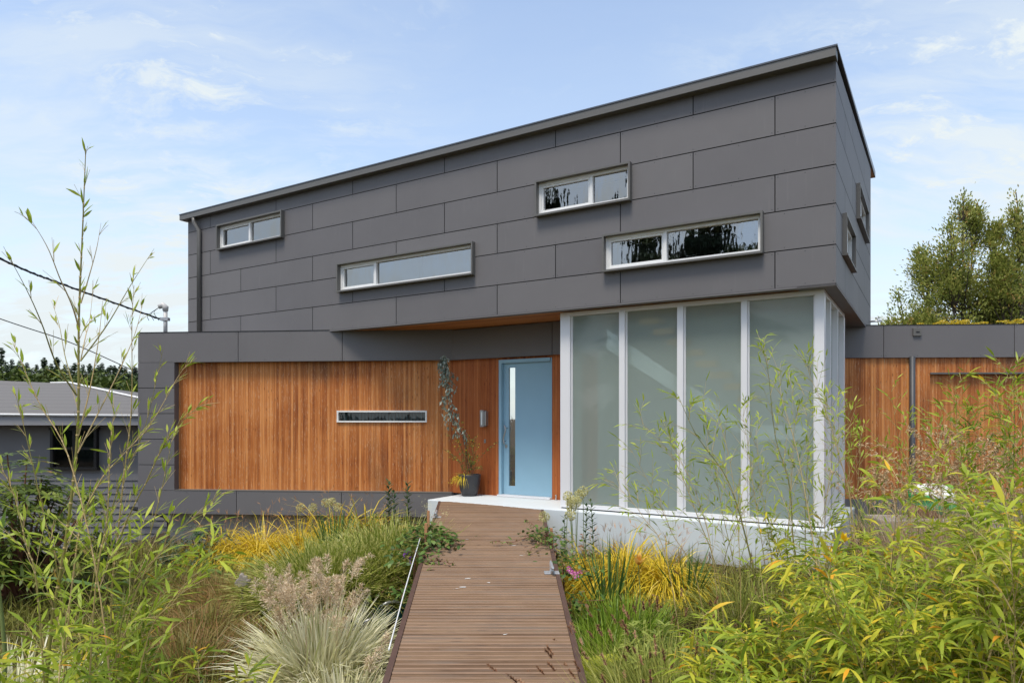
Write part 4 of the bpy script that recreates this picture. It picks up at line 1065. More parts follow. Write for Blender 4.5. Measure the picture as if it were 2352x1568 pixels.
# ferns
def fern(label, c, n, Lf, mat, group, up=.7):
    fb = FB()
    for k in range(n):
        a = 2 * math.pi * k / n + rng.normal(0, .3); e = up + rng.normal(0, .15); d = V(math.cos(a) * math.cos(e), math.sin(a) * math.cos(e), math.sin(e)); L_ = Lf * rng.uniform(.75, 1.1)
        pts = [c.copy()]; dd = d.copy()
        for i in range(16): dd = nrm(dd + V(0, 0, -.085)); pts.append(pts[-1] + dd * L_ / 16)
        pts = np.array(pts); fb.tube(pts, .003, 3, .2)
        tg = nrm(np.gradient(pts, axis=0)); sd = nrm(np.cross(tg, V(0, 0, 1)))
        f = np.linspace(0, 1, 34)[3:]; ii = np.clip((f * 16), 0, 15.99); lo = ii.astype(int); p = pts[lo] + (pts[lo + 1] - pts[lo]) * (ii - lo)[:, None]
        ln = .26 * Lf * np.sin(np.pi * np.clip(f * .86 + .12, 0, 1)) + .01; rr = np.clip(rng.random() + rng.normal(0, .1, len(f)), 0, 1)
        for s_ in (-1, 1): fb.ribbons(p, sd[lo] * s_ + tg[lo] * .45 + V(0, 0, .12), ln, .26 * Lf * .085 + .004, .35, (.8, 1, .6, .05), rr, roll=0)
    tag(fb.build('fern', mat, None, tuple(c)), label, 'fern', group)
FN = 'green ferns on the slope'
for x, Y, lab in ((620, 9.7, 'fern with pale upright fronds below the golden grass'), (690, 9.5, 'fern between rushes and golden grass, middle of three'), (730, 9.8, 'fern just before the dark iris fan'), (530, 9.6, 'yellowish fern beside the low evergreen')):
    fern(lab, gp(x, Y), 11, .55, M['fern'], FN, .85)
fern('fern at the garage wall foot beside the strap leaved plant', gp(2060, 10.3), 12, .6, M['fern'], FN, .6)
fern('small fern behind the lone stake at the porch wall', gp(1283, 8.6), 9, .5, M['fern'], FN, .9)
for x, Y, lab in ((1352, 5.7, 'yellow fern spilling over the boardwalk edge'), (1410, 5.8, 'yellow fern between the vine and curled pale plant')):
    fern(lab, gp(x, Y) + V(0, 0, .15), 10, .42, M['fernY'], 'yellow ferns', .5)

# shrubs
def shrub(name, label, cat, c, rx, ry, h, n, leaf, lw, mat, whorl=6, group=None, flowers=None, up=.35):
    t = thing(name, label, cat, tuple(c), group)
    fb = FB(); m_ = n // whorl
    u = nrm(rng.normal(0, 1, (m_, 3))); u[:, 2] = np.abs(u[:, 2]) * .95; q = (rng.random(m_) ** .35)[:, None]
    cen = c + V(0, 0, h * .12) + u * q * V(rx, ry, h * .88)
    cen += .10 * rx * np.sin(cen * 7 / max(rx, .2))
    stems = FB()
    for k in rng.integers(0, m_, min(40, m_)): stems.tube(path([c + V(rng.normal(0, .05), rng.normal(0, .05), 0), (c + cen[k]) / 2 + V(0, 0, .05), cen[k]], 5), np.linspace(.012, .004, 5) * (h + .2), 4)
    stems.build('stem', M['twig'], t)
    ax = nrm(u + V(0, 0, .6)); base = np.repeat(cen, whorl, 0); N_ = len(base)
    a = np.tile(np.arange(whorl) * 2 * math.pi / whorl, m_) + np.repeat(rng.random(m_) * 6, whorl)
    e1 = nrm(np.cross(ax, V(.3, .5, .8))); e2 = np.cross(ax, e1); axr = np.repeat(ax, whorl, 0)
    d = np.cos(a)[:, None] * np.repeat(e1, whorl, 0) + np.sin(a)[:, None] * np.repeat(e2, whorl, 0) + axr * up
    rr = np.repeat(rng.random(m_), whorl) * .7 + .3 * rng.random(N_)
    fb.ribbons(base, d, leaf * rng.uniform(.7, 1.15, N_), lw, .5, (.2, .95, .9, .08), rr, roll=rng.normal(0, .25, N_))
    fb.build('foliage', mat, t); return t, cen
shrub('rhododendron', 'broad dark glossy shrub in front of the neighbour house', 'shrub', gp(40, 8.6), 1.05, .95, 2.0, 5200, .12, .036, M['rhodo'], 7)
shrub('evergreen_shrub', 'low small leaved evergreen at the foundation corner', 'shrub', gp(455, 10.6), .62, .5, .72, 2600, .05, .02, M['spurge'], 5)
shrub('curled_leaf_plant', 'pale green curly leaved plant amid brown bristle heads', 'plant', gp(1515, 5.6), .44, .42, .52, 1700, .11, .020, M['pale'], 4, up=.7)
shrub('evergreen_shrub', 'leafy green bush behind golden grass next to the upright stems', 'shrub', gp(868, 11.0), .3, .3, .62, 900, .05, .02, M['fern'], 5)

def vine(label, pts, n, leaf, flower, fm, trail):
    c = V(*pts[0][:3]); c[2] = ground(c[0], c[1]); t = thing('clematis_vine', label, 'vine', tuple(c), 'clematis vines on the boardwalk edges')
    fb = FB(); st = FB()
    for p in pts:
        k = int(n * p[4]); o = rng.normal(0, 1, (k, 3)) * V(p[3], p[3] * 1.1, p[3] * .55); o[:, 2] = np.abs(o[:, 2]) * .8 - .02
        base = V(*p[:3]) + o; d = rng.normal(0, 1, (k, 3)); d[:, 2] = d[:, 2] * .3 + .1
        fb.ribbons(base, d, leaf * rng.uniform(.6, 1.2, k), leaf * .5, .7, OVAL, roll=rng.normal(0, .3, k))
        for b_ in base[:10]: st.tube(path([V(p[0], p[1], ground(p[0], p[1])), V(*p[:3]), b_], 6), .003, 3)
    for tr in trail:
        q = path(tr, 14, .01); st.tube(q, .0035, 4)
        i = rng.integers(2, 14, 26); fb.ribbons(q[i], rng.normal(0, 1, (26, 3)) + V(0, 0, .5), leaf * .6, leaf * .25, .5, OVAL, r=.75 + .25 * rng.random(26))
    st.build('stem', M['twig'], t); fb.build('foliage', M['vine'], t)
    for f in flower:
        fb = FB(); k = 14; a = np.linspace(0, 12.5, k); d = np.stack([np.cos(a), -.5 + 0 * a, np.sin(a)], 1)
        fb.ribbons(np.repeat(V(*f)[None], k, 0) + rng.normal(0, .014, (k, 3)), d, .026, .012, .3, OVAL); fb.build('flower', fm, t)
lz = ramp_z
vine('purple flowered clematis scrambling over the boardwalk beside banded grass', [(Lx(7.9) - .02, 7.9, lz(7.9) + .06, .17, .34), (Lx(8.4) - .02, 8.4, lz(8.4) + .05, .16, .28), (Lx(7.4) - .08, 7.4, lz(7.4) - .0, .16, .2), (Lx(8.0) + .18, 8.0, lz(8) + .06, .10, .16), (Lx(7.2) - .10, 7.2, lz(7.2) - .35, .16, .2)], 620, .085,
     [(Lx(7.25) - .12, 7.2, lz(7.2) + .03), (Lx(7.3) - .16, 7.25, lz(7.2) + .09)], M['purple'], [[(Lx(7.3), 7.3, lz(7.3) + .05), (Lx(7.1) + .15, 7.1, lz(7.1) + .04), (Lx(7.0) + .33, 7.05, lz(7) + .03)]])
vine('pink flowered clematis reaching onto the boardwalk beside golden grass', [(Rx(8.2) - .05, 8.2, lz(8.2) + .05, .15, .3), (Rx(7.8) + .06, 7.8, lz(7.8) - .08, .17, .26), (Rx(7.3) + .10, 7.3, lz(7.3) - .15, .17, .24), (Rx(6.7) + .12, 6.7, lz(6.7) - .3, .16, .2)], 620, .07,
     [P(1311, 1308, 6.7), P(1318, 1312, 6.75), P(1331, 1314, 6.75), P(1323, 1320, 6.7), P(1306, 1302, 6.8), P(1313, 1314, 6.65)], M['pink'],
     [[(Rx(8.2), 8.2, lz(8.2) + .06), (Rx(8) - .25, 8.1, lz(8) + .08), (Rx(8) - .5, 8.05, lz(8) + .03), (Rx(8) - .68, 7.95, lz(8) + .06)], [(Rx(8), 8.0, lz(8) + .06), (Rx(7.7) - .18, 7.7, lz(7.7) + .07), (Rx(7.5) - .27, 7.5, lz(7.5) + .03)], [(Rx(8.3), 8.3, lz(8.3) + .05), (Rx(8.3) - .22, 8.5, lz(8.4) + .16), (Rx(8.3) - .30, 8.55, lz(8.4) + .2)]])

# lilies
def lily(label, p, mat, group, s=1.0):
    c = V(p[0], p[1], ground(p[0], p[1])); t = thing('lily', label, 'flower', tuple(c), group)
    fb = FB(); fb.tube(path([c, (c + p) / 2 + V(.02, 0, 0), p], 7), .004, 5); fb.build('stem', M['stemg'], t)
    fb = FB(); a = np.arange(6) * math.pi / 3 + rng.random(); d = np.stack([np.cos(a) * .55, np.sin(a) * .55, 1 + 0 * a], 1) + V(rng.normal(0, .4), -.3, 0)
    fb.ribbons(np.repeat(p[None], 6, 0), d, .12 * s, .045 * s, .5, (.3, 1, .8, .1), roll=0)
    fb.ribbons(np.repeat(p[None], 6, 0), d * V(.4, .4, 1), .10 * s, .03 * s, .1, (.3, 1, .8, .1), roll=0); fb.build('flower', mat, t)
lily('apricot lily above the bright green tuft', P(1466, 1297, 6.6), M['oran'], None, 1.15)
for x, y, Y, lab in ((1936, 1246, 7.0, 'yellow lily highest of the cluster at the porch wall corner'), (1900, 1277, 6.9, 'yellow lily close to the white wall among bamboo canes'), (1872, 1285, 6.9, 'yellow lily farthest out before the white wall'), (1932, 1290, 6.7, 'yellow lily behind hanging bamboo leaves, upper middle of its cluster'), (1946, 1302, 6.6, 'yellow lily low in the cluster beside orange bamboo leaves'), (1922, 1300, 6.7, 'yellow lily lowest of the cluster toward the white wall'), (2036, 1284, 6.6, 'yellow lily alone in the bamboo beyond the wall corner')):
    lily(lab, P(x, y, Y), M['yelp'], 'yellow lilies')

# fountain grass with bristle heads
def fountain(label, c, n, rad, H, heads, H2, lean):
    fb = FB(); off = disk(n, rad); d = outdir(off, rad, .1, .95, n) + V(*lean); Ls = H * rng.uniform(.65, 1.1, n)
    fb.ribbons(c + off, d, Ls, .0065, 1.0 * rng.uniform(.5, 1.4, n))
    o = fb.build('fountain_grass', M['fount'], None, tuple(c)); tag(o, label, 'grass', 'fountain grasses')
    off = disk(heads, rad * .8); d = outdir(off, rad, .1, .9, heads) + V(*lean); Ls = H2 * rng.uniform(.75, 1.1, heads)
    fs = FB(); fs.ribbons(c + off, d, Ls, .003, .55, STRAP, r=.9); fs.build('seed_stem', M['fount'], o)
    p, dd = endpoint(c, off, d, Ls, .55)
    fb = FB(); k = 60; base = np.repeat(p, k, 0); dr = np.repeat(dd, k, 0); f = rng.random(heads * k)
    fb.ribbons(base + dr * (f * .065)[:, None], nrm(dr * .8 + rng.normal(0, .6, (heads * k, 3))), .018, .0055, .1, (1, .8, .1), r=np.repeat(rng.random(heads), k) * .7 + .3 * rng.random(heads * k))
    q_ = fb.build('seed_head', M['head'], o)
    if heads > 100: q_['kind'] = 'stuff'
fountain('fountain grass with brown bristle heads leaning over the boardwalk', gp(1490, 3.7), 2800, .38, .88, 110, 1.0, (-.42, -.05, 0))
fountain('fountain grass with brown bristle heads behind the yellow fern', gp(1500, 4.9), 1800, .36, .75, 60, .85, (-.3, 0, 0))
fountain('fountain grass at the wall foot behind thin bamboo canes', gp(1700, 6.9), 700, .45, .6, 14, .65, (-.1, 0, 0))
# dry feather grass near the garage
def feather(label, c, n, rad, H, heads):
    fb = FB(); blades(fb, c, n, rad, H * .8, .006, .03, .5, .8)
    p, d = stemset(fb, c, heads, rad, H, .004, .02, .32, .25, 0)
    k = 60; base = np.repeat(p, k, 0); dr = np.repeat(d, k, 0); f = rng.random(heads * k); ss = np.repeat(rng.normal(0, .35, (heads, 2)), k, 0)
    L_ = .26; bd = np.stack([ss[:, 0] * f * f * L_ * 1.6, ss[:, 1] * f * f * L_, -.35 * f * f * L_], 1)
    fb.ribbons(base - dr * .05 + dr * (f * L_)[:, None] + bd + rng.normal(0, .008, (heads * k, 3)), nrm(dr * .5 + np.stack([ss[:, 0] * 2, ss[:, 1], -.5 + 0 * f], 1) + rng.normal(0, .35, (heads * k, 3))), .038, .012, .5, LEAF)
    tag(fb.build('feather_grass', M['tan'], None, tuple(c)), label, 'grass', 'dry feather grasses')
for x, Y, H, hd, lab in ((2110, 8.0, 1.1, 36, 'dry tan feather grass between downpipe and soil bag'), (2200, 7.2, 1.35, 80, 'dry tan feather grass before the garage door, shorter of the two big ones'), (2315, 7.0, 1.55, 95, 'tallest dry tan feather grass before the garage door'), (2030, 8.7, .8, 10, 'sparse dry feather grass near the grey wall base')):
    feather(lab, gp(x, Y), 380, .35, H, hd)

# big leaves at the garden edge
def bigleaf(label, p0, d, L_, W_, group):
    c = V(p0[0], p0[1], ground(p0[0], p0[1])); t = thing('broad_leaf_plant', label, 'plant', tuple(c), group)
    fb = FB(); fb.tube(path([c, (c + p0) / 2 + V(.03, .04, .03), p0], 8), np.linspace(.016, .008, 8), 6, .4); fb.build('stem', M['stemg'], t)
    fb = FB(); nr = 9
    for s_ in (-1, 1):
        pass
    fb.ribbons(np.array([p0]), np.array([d]), L_, W_, .5, (.10, .55, .85, 1, .98, .85, .6, .3, .03), r=.5, roll=.25)
    fb.build('leaf', M['banana'], t, smooth=True)
bigleaf('huge smooth paddle leaf lying low behind the bamboo', P(-40, 1325, 3.9), V(1, .1, .12), .82, .26, None)
bigleaf('round paddle leaf raised beside the dark glossy shrub', P(-12, 1270, 4.0), V(.12, .1, 1), .27, .20, None)

# ground cover between the clumps
fb = FB(); n = 15000; xy = np.stack([rng.uniform(-7.5, 7, n), rng.uniform(2.6, 12.4, n)], 1)
ok = np.ones(n, bool)
for i, (x, y) in enumerate(xy):
    if Lx(y) - .10 < x < Rx(y) + .10: ok[i] = False
    q = V(x, y) - A0
    if q @ N > -.15 and x > -1.6: ok[i] = False
    if -2.1 < x < Lx(y) and 5.0 < y < 7.6 and rng.random() < .93: ok[i] = False
    if (q @ N > .6): ok[i] = ok[i] and (y < 12.2)
xy = xy[ok]; n = len(xy); z_ = np.array([ground(x, y) for x, y in xy])
cl = np.sin(xy[:, 0] * 2.3) * np.cos(xy[:, 1] * 1.9) * .25 + .45
base = np.repeat(np.stack([xy[:, 0], xy[:, 1], z_], 1), 6, 0) + rng.normal(0, .03, (n * 6, 3)) * V(1, 1, 0)
d = rng.normal(0, .55, (n * 6, 3)); d[:, 2] = 1
fb.ribbons(base, d, rng.uniform(.10, .34, n * 6), .010, .9, r=np.repeat(cl, 6) + rng.normal(0, .2, n * 6))
o = fb.build('ground_cover', M['lawn'], None); o['kind'] = 'stuff'; o['label'] = 'low mixed green ground cover across the garden slope'; o['category'] = 'ground cover'

# ------------------------------------------------------------------ bamboo
def bamboo(label, c, culms, leafmats, nodes=.15, f0=.3, bl=.36, nl=5, ll=.11, lw=.016, droop=.7, rbase=.5, ang=.6, sub=0.0, yel=0.0, group='bamboo clumps', low=None):
    """culms: list of (path, base radius)"""
    t = thing('bamboo', label, 'bamboo', tuple(c), group); fb = FB()
    for pts, r0 in culms:
        k = len(pts); cf = FB(); seg = np.linalg.norm(np.diff(pts, axis=0), axis=1); ln = seg.sum(); tone = np.clip((.22 if r0 > .009 else .48) + rng.normal(0, .2), 0, 1)
        rad = r0 * (1 - .82 * np.linspace(0, 1, k) ** 1.2)
        cf.tube(pts, rad, 6, tone); nn = max(3, int(ln / nodes)); tg = nrm(np.gradient(pts, axis=0)); side = rng.random() * 6
        for j in range(nn):
            f = (j + .5) / nn
            i = f * (k - 1); lo = min(int(i), k - 2); p = pts[lo] + (pts[lo + 1] - pts[lo]) * (i - lo); tn = tg[lo]; rr = r0 * (1 - .82 * f ** 1.2)
            if r0 > .004: cf.tube(np.array([p - tn * .004, p - tn * .001, p + tn * .002, p + tn * .006]), np.array([rr, rr * 1.32, rr * 1.25, rr]), 6, min(1, tone + .35))
            if f < f0 + rng.normal(0, .05): continue
            side += math.pi + rng.normal(0, .5)
            e1 = nrm(np.cross(tn, V(.2, .4, .9))); e2 = np.cross(tn, e1)
            for s_ in range(2):
                a = side + s_ * .7; A_ = ang * rng.uniform(.65, 1.3) * (1.5 if low and p[2] < low[0] else 1); out = math.cos(a) * e1 + math.sin(a) * e2
                bd = nrm(tn * math.cos(A_) + out * math.sin(A_)); L_ = bl * rng.uniform(.45, 1.15) * (1.15 - .65 * f) * (low[1] if low and p[2] < low[0] else 1)
                bp = path([p, p + bd * L_ * .5 + V(0, 0, .02 * L_), p + bd * L_ + V(0, 0, -.10 * L_ * droop)], 5)
                cf.tube(bp, np.linspace(max(.0012, rr * .38), .0008, 5), 4, rng.uniform(.3, 1))
                lk = 1.0 if not low or p[2] > low[0] else low[1]
                br = [(bp, L_)]
                if rng.random() < sub:
                    q = bp[2]; bd2 = nrm(bd + nrm(rng.normal(0, 1, 3)) * .7); bp2 = path([q, q + bd2 * L_ * .35, q + bd2 * L_ * .65 + V(0, 0, -.08 * L_)], 4); cf.tube(bp2, .001, 3, rng.uniform(.3, 1)); br.append((bp2, L_ * .6))
                for bp_, L2 in br:
                    m_ = max(1 if nl < 3 else 2, int(nl * lk ** 1.4 * rng.uniform(.6, 1.2))); g = np.linspace(.35, 1, m_); ii = g * (len(bp_) - 1); lo2 = np.clip(ii.astype(int), 0, len(bp_) - 2)
                    q = bp_[lo2] + (bp_[lo2 + 1] - bp_[lo2]) * (ii - lo2)[:, None]; td = nrm(bp_[lo2 + 1] - bp_[lo2]); sd = nrm(np.cross(td, V(0, 0, 1)) + 1e-4)
                    sg = np.where(np.arange(m_) % 2, 1, -1)[:, None]; spread = np.where(np.arange(m_) == m_ - 1, .1, .75)[:, None]
                    d = td + sd * sg * spread + rng.normal(0, .22, (m_, 3)) + V(0, 0, -.10)
                    base_r = np.clip(rbase + rng.normal(0, .2), 0, 1) + rng.normal(0, .1, m_); base_r = np.where(rng.random(m_) < yel, rng.uniform(.86, 1, m_), np.minimum(base_r, .86))
                    fb.ribbons(q, d, ll * lk ** .6 * rng.uniform(.55, 1.25, m_), lw * lk ** .4 * rng.uniform(.7, 1.2, m_), droop * rng.uniform(.4, 1.3, m_), (.14, .9, 1, .6, .03), base_r, roll=rng.normal(0, .45, m_))
        cf.build('culm', M['culm'], t, smooth=True)
    fb.build('foliage', leafmats, t); return t
def poly_culm(pts, Y, r0, dY=.0, ext=True, n=22):
    r0 = r0 * .85
    """cane through photograph points at a stated distance, grown down to the soil"""
    q = [P(x, y, Y + dY * i / max(1, len(pts) - 1)) for i, (x, y) in enumerate(pts)]
    if ext:
        d = q[0] - q[1]; g_ = ground(q[0][0], q[0][1]); h = q[0][2] - g_
        if h > .05: q = [V(q[0][0] + d[0] / (abs(d[2]) + .2) * h * .5, q[0][1], g_ - .03)] + q
    return (path(q, n), r0)
def auto_culms(c, n, rad, h0, h1, lean, r0=.006, dirn=(0, 0)):
    out = []
    for _ in range(n):
        b_ = c + disk(1, rad)[0]; b_[2] = ground(b_[0], b_[1]) - .03; h = rng.uniform(h0, h1); a = rng.random() * 6.28; l_ = lean * rng.uniform(.3, 1.2)
        dx, dy = math.cos(a) * l_ + dirn[0], math.sin(a) * l_ + dirn[1]
        out.append((path([b_, b_ + V(dx * .25 * h, dy * .25 * h, h * .55), b_ + V(dx * .8 * h, dy * .8 * h, h)], 14, .004), r0 * rng.uniform(.7, 1.2)))
    return out
# tall clump by the neighbour side
Yb = 3.2
cl = [poly_culm([(111, 1504), (150, 1250), (178, 1000), (181, 740), (190, 520), (197, 342)], Yb, .0105),
      poly_culm([(176, 908), (129, 834), (97, 746), (64, 671), (8, 566)], Yb, .0045, -.35, False), poly_culm([(176, 908), (150, 820), (136, 746), (118, 690)], Yb, .003, .2, False),
      poly_culm([(185, 829), (246, 746), (300, 655), (354, 571)], Yb, .004, .3, False), poly_culm([(185, 829), (197, 770), (206, 735), (216, 640)], Yb, .003, .2, False),
      poly_culm([(183, 759), (165, 700), (138, 640), (108, 566), (62, 490)], Yb, .0045, -.2, False), poly_culm([(186, 696), (203, 640), (222, 570), (232, 512)], Yb, .0035, .1, False),
      poly_culm([(180, 1000), (205, 900), (225, 790), (236, 690)], Yb, .0045, .2, False), poly_culm([(178, 1040), (250, 900), (305, 780), (330, 690)], Yb, .004, .3, False),
      poly_culm([(255, 1402), (268, 1255), (284, 1098), (302, 937), (303, 740), (308, 655)], 3.5, .006), poly_culm([(240, 1440), (164, 1069), (88, 922), (29, 785)], 3.1, .005),
      poly_culm([(170, 1300), (217, 1127), (287, 1039), (346, 974), (410, 863), (432, 836)], 3.4, .005), poly_culm([(250, 1330), (343, 1092), (390, 1001), (434, 951), (478, 921)], 3.5, .005),
      poly_culm([(300, 1400), (395, 1240), (455, 1180), (508, 1132)], 3.4, .0045), poly_culm([(200, 1420), (262, 1150), (330, 990), (375, 800)], 3.7, .005),
      poly_culm([(90, 1400), (60, 1250), (30, 1130), (-5, 1060)], 3.0, .005), poly_culm([(140, 1380), (100, 1180), (62, 1010), (36, 905)], 3.3, .0045), poly_culm([(270, 1480), (330, 1280), (372, 1120), (397, 1000)], 3.3, .005),
      poly_culm([(330, 1500), (400, 1380), (450, 1310), (505, 1240)], 3.2, .0045), poly_culm([(215, 1400), (245, 1200), (252, 1060), (262, 930)], 3.0, .005)]
bamboo('tall bamboo with bare upper canes rising against the sky before the bungalow', gp(170, 3.25), cl, M['bamn'], nodes=.12, f0=.05, bl=.15, nl=1.7, ll=.064, lw=.0115, droop=.35, ang=.36, sub=.12, low=(.80, 2.0))
c = gp(150, 3.0)
bamboo('dense leafy base growth around the tall bamboo canes', c, auto_culms(c + V(-.12, .0, 0), 60, .78, .35, .9, .42, .005) + auto_culms(c + V(-.15, .35, 0), 24, .6, .8, 1.45, .3, .005), M['bam'], nodes=.08, f0=.12, bl=.27, nl=6, ll=.12, lw=.0165, droop=.8, rbase=.48, sub=.5, yel=.04)
c = gp(330, 2.55)
bamboo('low yellowing bamboo shoots at the garden edge beside the cream grass', c, auto_culms(c, 12, .5, .25, .50, .7, .004), M['bam'], nodes=.07, f0=.15, bl=.24, nl=6, ll=.12, lw=.017, droop=.9, rbase=.66, sub=.5, yel=.12)
# canes before the glazed bay
Yc = 5.0
def pc(p, Y=Yc, r=.0042, dY=.1): return poly_culm(p, Y, r, dY)
cl = [pc([(1775, 1500), (1740, 1351), (1720, 1262), (1692, 1157), (1660, 1081), (1600, 1000), (1556, 905)], 4.2, .008), pc([(1831, 1331), (1821, 1230), (1813, 1109), (1781, 1004), (1765, 859), (1752, 800)], 5.2, .007), pc([(1880, 1340), (1862, 1210), (1845, 1109), (1827, 1020), (1797, 920), (1789, 851)], 5.3, .006),
      pc([(1960, 1200), (1926, 1041), (1898, 948), (1862, 867), (1857, 843)], 5.0), pc([(1600, 1330), (1547, 1230), (1523, 1174), (1491, 1109), (1446, 1025)], 5.4), pc([(1530, 1280), (1479, 1190), (1447, 1145), (1405, 1103)], 5.4), pc([(1650, 1330), (1604, 1190), (1563, 1085), (1531, 1028), (1468, 966)], 5.2, .005),
      pc([(1640, 1300), (1605, 1150), (1565, 1060), (1528, 978)], 5.6), pc([(1690, 1330), (1660, 1180), (1640, 1060), (1612, 910)], 5.6), pc([(1700, 1320), (1690, 1150), (1668, 1020), (1645, 940)], 5.5), pc([(1760, 1330), (1735, 1150), (1716, 1010), (1706, 950)], 5.5), pc([(1800, 1340), (1815, 1150), (1822, 1000), (1819, 880)], 5.4), pc([(1850, 1330), (1850, 1150), (1856, 1000), (1846, 896)], 5.6),
      pc([(1900, 1330), (1895, 1180), (1915, 1020), (1912, 920)], 5.5), pc([(1780, 1340), (1760, 1200), (1745, 1090), (1735, 985)], 5.6), pc([(1870, 1340), (1885, 1220), (1905, 1110), (1940, 1000)], 5.6), pc([(1660, 1310), (1690, 1210), (1740, 1120), (1790, 1050)], 5.7)]
bamboo('slender sparse bamboo canes standing before the frosted bay window', gp(1790, 5.2), cl, M['bamn'], nodes=.14, f0=.25, bl=.36, nl=4, ll=.085, lw=.0125, droop=.5, ang=.5, sub=.35)
cl = [pc([(1960, 1330), (1952, 1130), (1948, 1000), (1949, 930)], 5.6), pc([(1985, 1340), (1970, 1150), (1975, 1050), (1979, 974)], 5.6), pc([(2120, 1330), (2098, 1130), (2062, 1000), (2046, 886)], 6.2), pc([(2100, 1330), (2085, 1150), (2050, 1050), (2015, 1018)], 6.2), pc([(2060, 1340), (2075, 1150), (2085, 1040), (2088, 962)], 6.2), pc([(2000, 1330), (1995, 1200), (2010, 1100), (2030, 1060)], 5.8)]
bamboo('few thin bamboo canes between the bay corner and the downpipe', gp(2010, 5.8), cl, M['bamn'], nodes=.14, f0=.3, bl=.30, nl=3, ll=.085, lw=.0135, droop=.45, ang=.45)
cl = [pc([(2200, 1340), (2206, 1150), (2200, 1000), (2194, 883)], 5.4, .006), pc([(2180, 1340), (2165, 1150), (2155, 1040), (2153, 968)], 5.0, .005), pc([(2240, 1340), (2228, 1150), (2226, 1040), (2226, 956)], 5.5), pc([(2320, 1330), (2325, 1130), (2330, 980), (2328, 838)], 5.2, .006), pc([(2330, 1330), (2320, 1130), (2305, 1000), (2281, 890)], 5.3), pc([(2300, 1330), (2310, 1150), (2318, 1000), (2309, 867)], 5.6), pc([(2290, 1340), (2265, 1150), (2250, 1040), (2247, 945)], 5.5), pc([(2350, 1330), (2352, 1150), (2348, 1000), (2352, 920)], 5.0)]
bamboo('leafier bamboo canes before the cedar garage door', gp(2270, 5.3), cl, M['bam'], nodes=.10, f0=.30, bl=.34, nl=4, ll=.10, lw=.016, droop=.6, rbase=.5, ang=.55, sub=.5, yel=.02)
# dense mass
c = gp(2000, 3.15)
bamboo('large dense bamboo bush with many yellowing drooping leaves beside the fountain grass', c, auto_culms(c + V(-.15, 0, 0), 26, .5, .75, 1.25, .30, .006, (.0, -.1)) + auto_culms(c + V(.45, .1, 0), 24, .6, .95, 1.5, .3, .006), M['bam'], nodes=.085, f0=.18, bl=.34, nl=6, ll=.115, lw=.0175, droop=1.15, rbase=.58, sub=.7, yel=.10)
c = gp(2330, 3.0)
bamboo('tallest dense leafy bamboo bush at the garage side corner of the garden', c, auto_culms(c, 34, .6, 1.1, 1.95, .28, .006), M['bam'], nodes=.09, f0=.2, bl=.34, nl=6, ll=.115, lw=.0175, droop=1.1, rbase=.62, sub=.6, yel=.07)
c = gp(2050, 5.0)
bamboo('dense leafy bamboo thicket between the yellow lilies and the dry plumes', c, auto_culms(c + V(.3, .1, 0), 48, 1.15, .9, 1.6, .3, .005), M['bam'], nodes=.09, f0=.2, bl=.32, nl=6, ll=.11, lw=.016, droop=.9, rbase=.62, sub=.6, yel=.07)
c = gp(1800, 3.6)
bamboo('loose bamboo shoots with pale arching leaves behind the bristle heads', c, auto_culms(c + V(-.12, 0, 0), 26, .40, .7, 1.12, .26, .005, (.02, 0)), M['bam'], nodes=.09, f0=.25, bl=.32, nl=5, ll=.125, lw=.018, droop=1.0, rbase=.6, sub=.5, yel=.08)

# ------------------------------------------------------------------ potted plants at the door
pb = V(P(1078, 1137, 12.33)[0], 12.33, 0.0)
pot = thing('plant_pot', 'charcoal tapered clay pot on the porch beside the blue door', 'pot', tuple(pb))
b = SB(); b.lathe(pb, [(0, .002), (.125, .002), (.135, .01), (.165, .10), (.192, .22), (.205, .33), (.207, .375), (.205, .385), (.192, .385), (.188, .36), (.18, .33), (0, .33)], 36); b.build('pot_body', M['pot'], pot)
b = SB(); b.lathe(pb, [(.178, .331), (.1, .345), (0, .35)], 20); b.build('soil', M['ground'], pot)
eu = thing('eucalyptus', 'thin grey green eucalyptus sapling in the charcoal pot', 'plant', (pb[0], pb[1], .34))
tr = path([pb + V(.02, 0, .33), P(1062, 1000, 12.25), P(1032, 940, 12.25), P(1022, 880, 12.25), P(1019, 826, 12.25)], 24)
fb = FB(); fb.tube(tr, np.linspace(.010, .003, 24), 6, .4); lf = FB()
for k in range(52):
    i = int(rng.integers(6, 24)); p = tr[i]; a = rng.random() * 6.28; L_ = rng.uniform(.08, .30) * (1.1 - .5 * i / 24)
    e = p + V(math.cos(a) * L_, math.sin(a) * L_ * .5, rng.uniform(-.06, .05)); q = path([p, (p + e) / 2 + V(0, 0, .04), e + V(0, 0, -.06)], 6); fb.tube(q, .002, 3, .6)
    m_ = 15; ii = rng.integers(1, 6, m_); lf.ribbons(q[ii] + rng.normal(0, .016, (m_, 3)), rng.normal(0, .45, (m_, 3)) + V(0, 0, -.8), rng.uniform(.045, .085, m_), .024, .3, OVAL)
fb.build('stem', M['twig'], eu); lf.build('foliage', M['euc'], eu)
br = thing('broom_plant', 'wiry green plant with yellow blooms in the charcoal pot', 'plant', (pb[0], pb[1], .341)); fb = FB(); lf = FB()
ends = [(1100, 1020), (1092, 1060), (1085, 1010), (1050, 1010), (1035, 1048), (1062, 970), (1030, 1000), (1140, 1015), (1095, 1000), (1042, 985), (1105, 1075), (1070, 1030), (1080, 1045), (1098, 1045), (1076, 1000), (1020, 1032)]
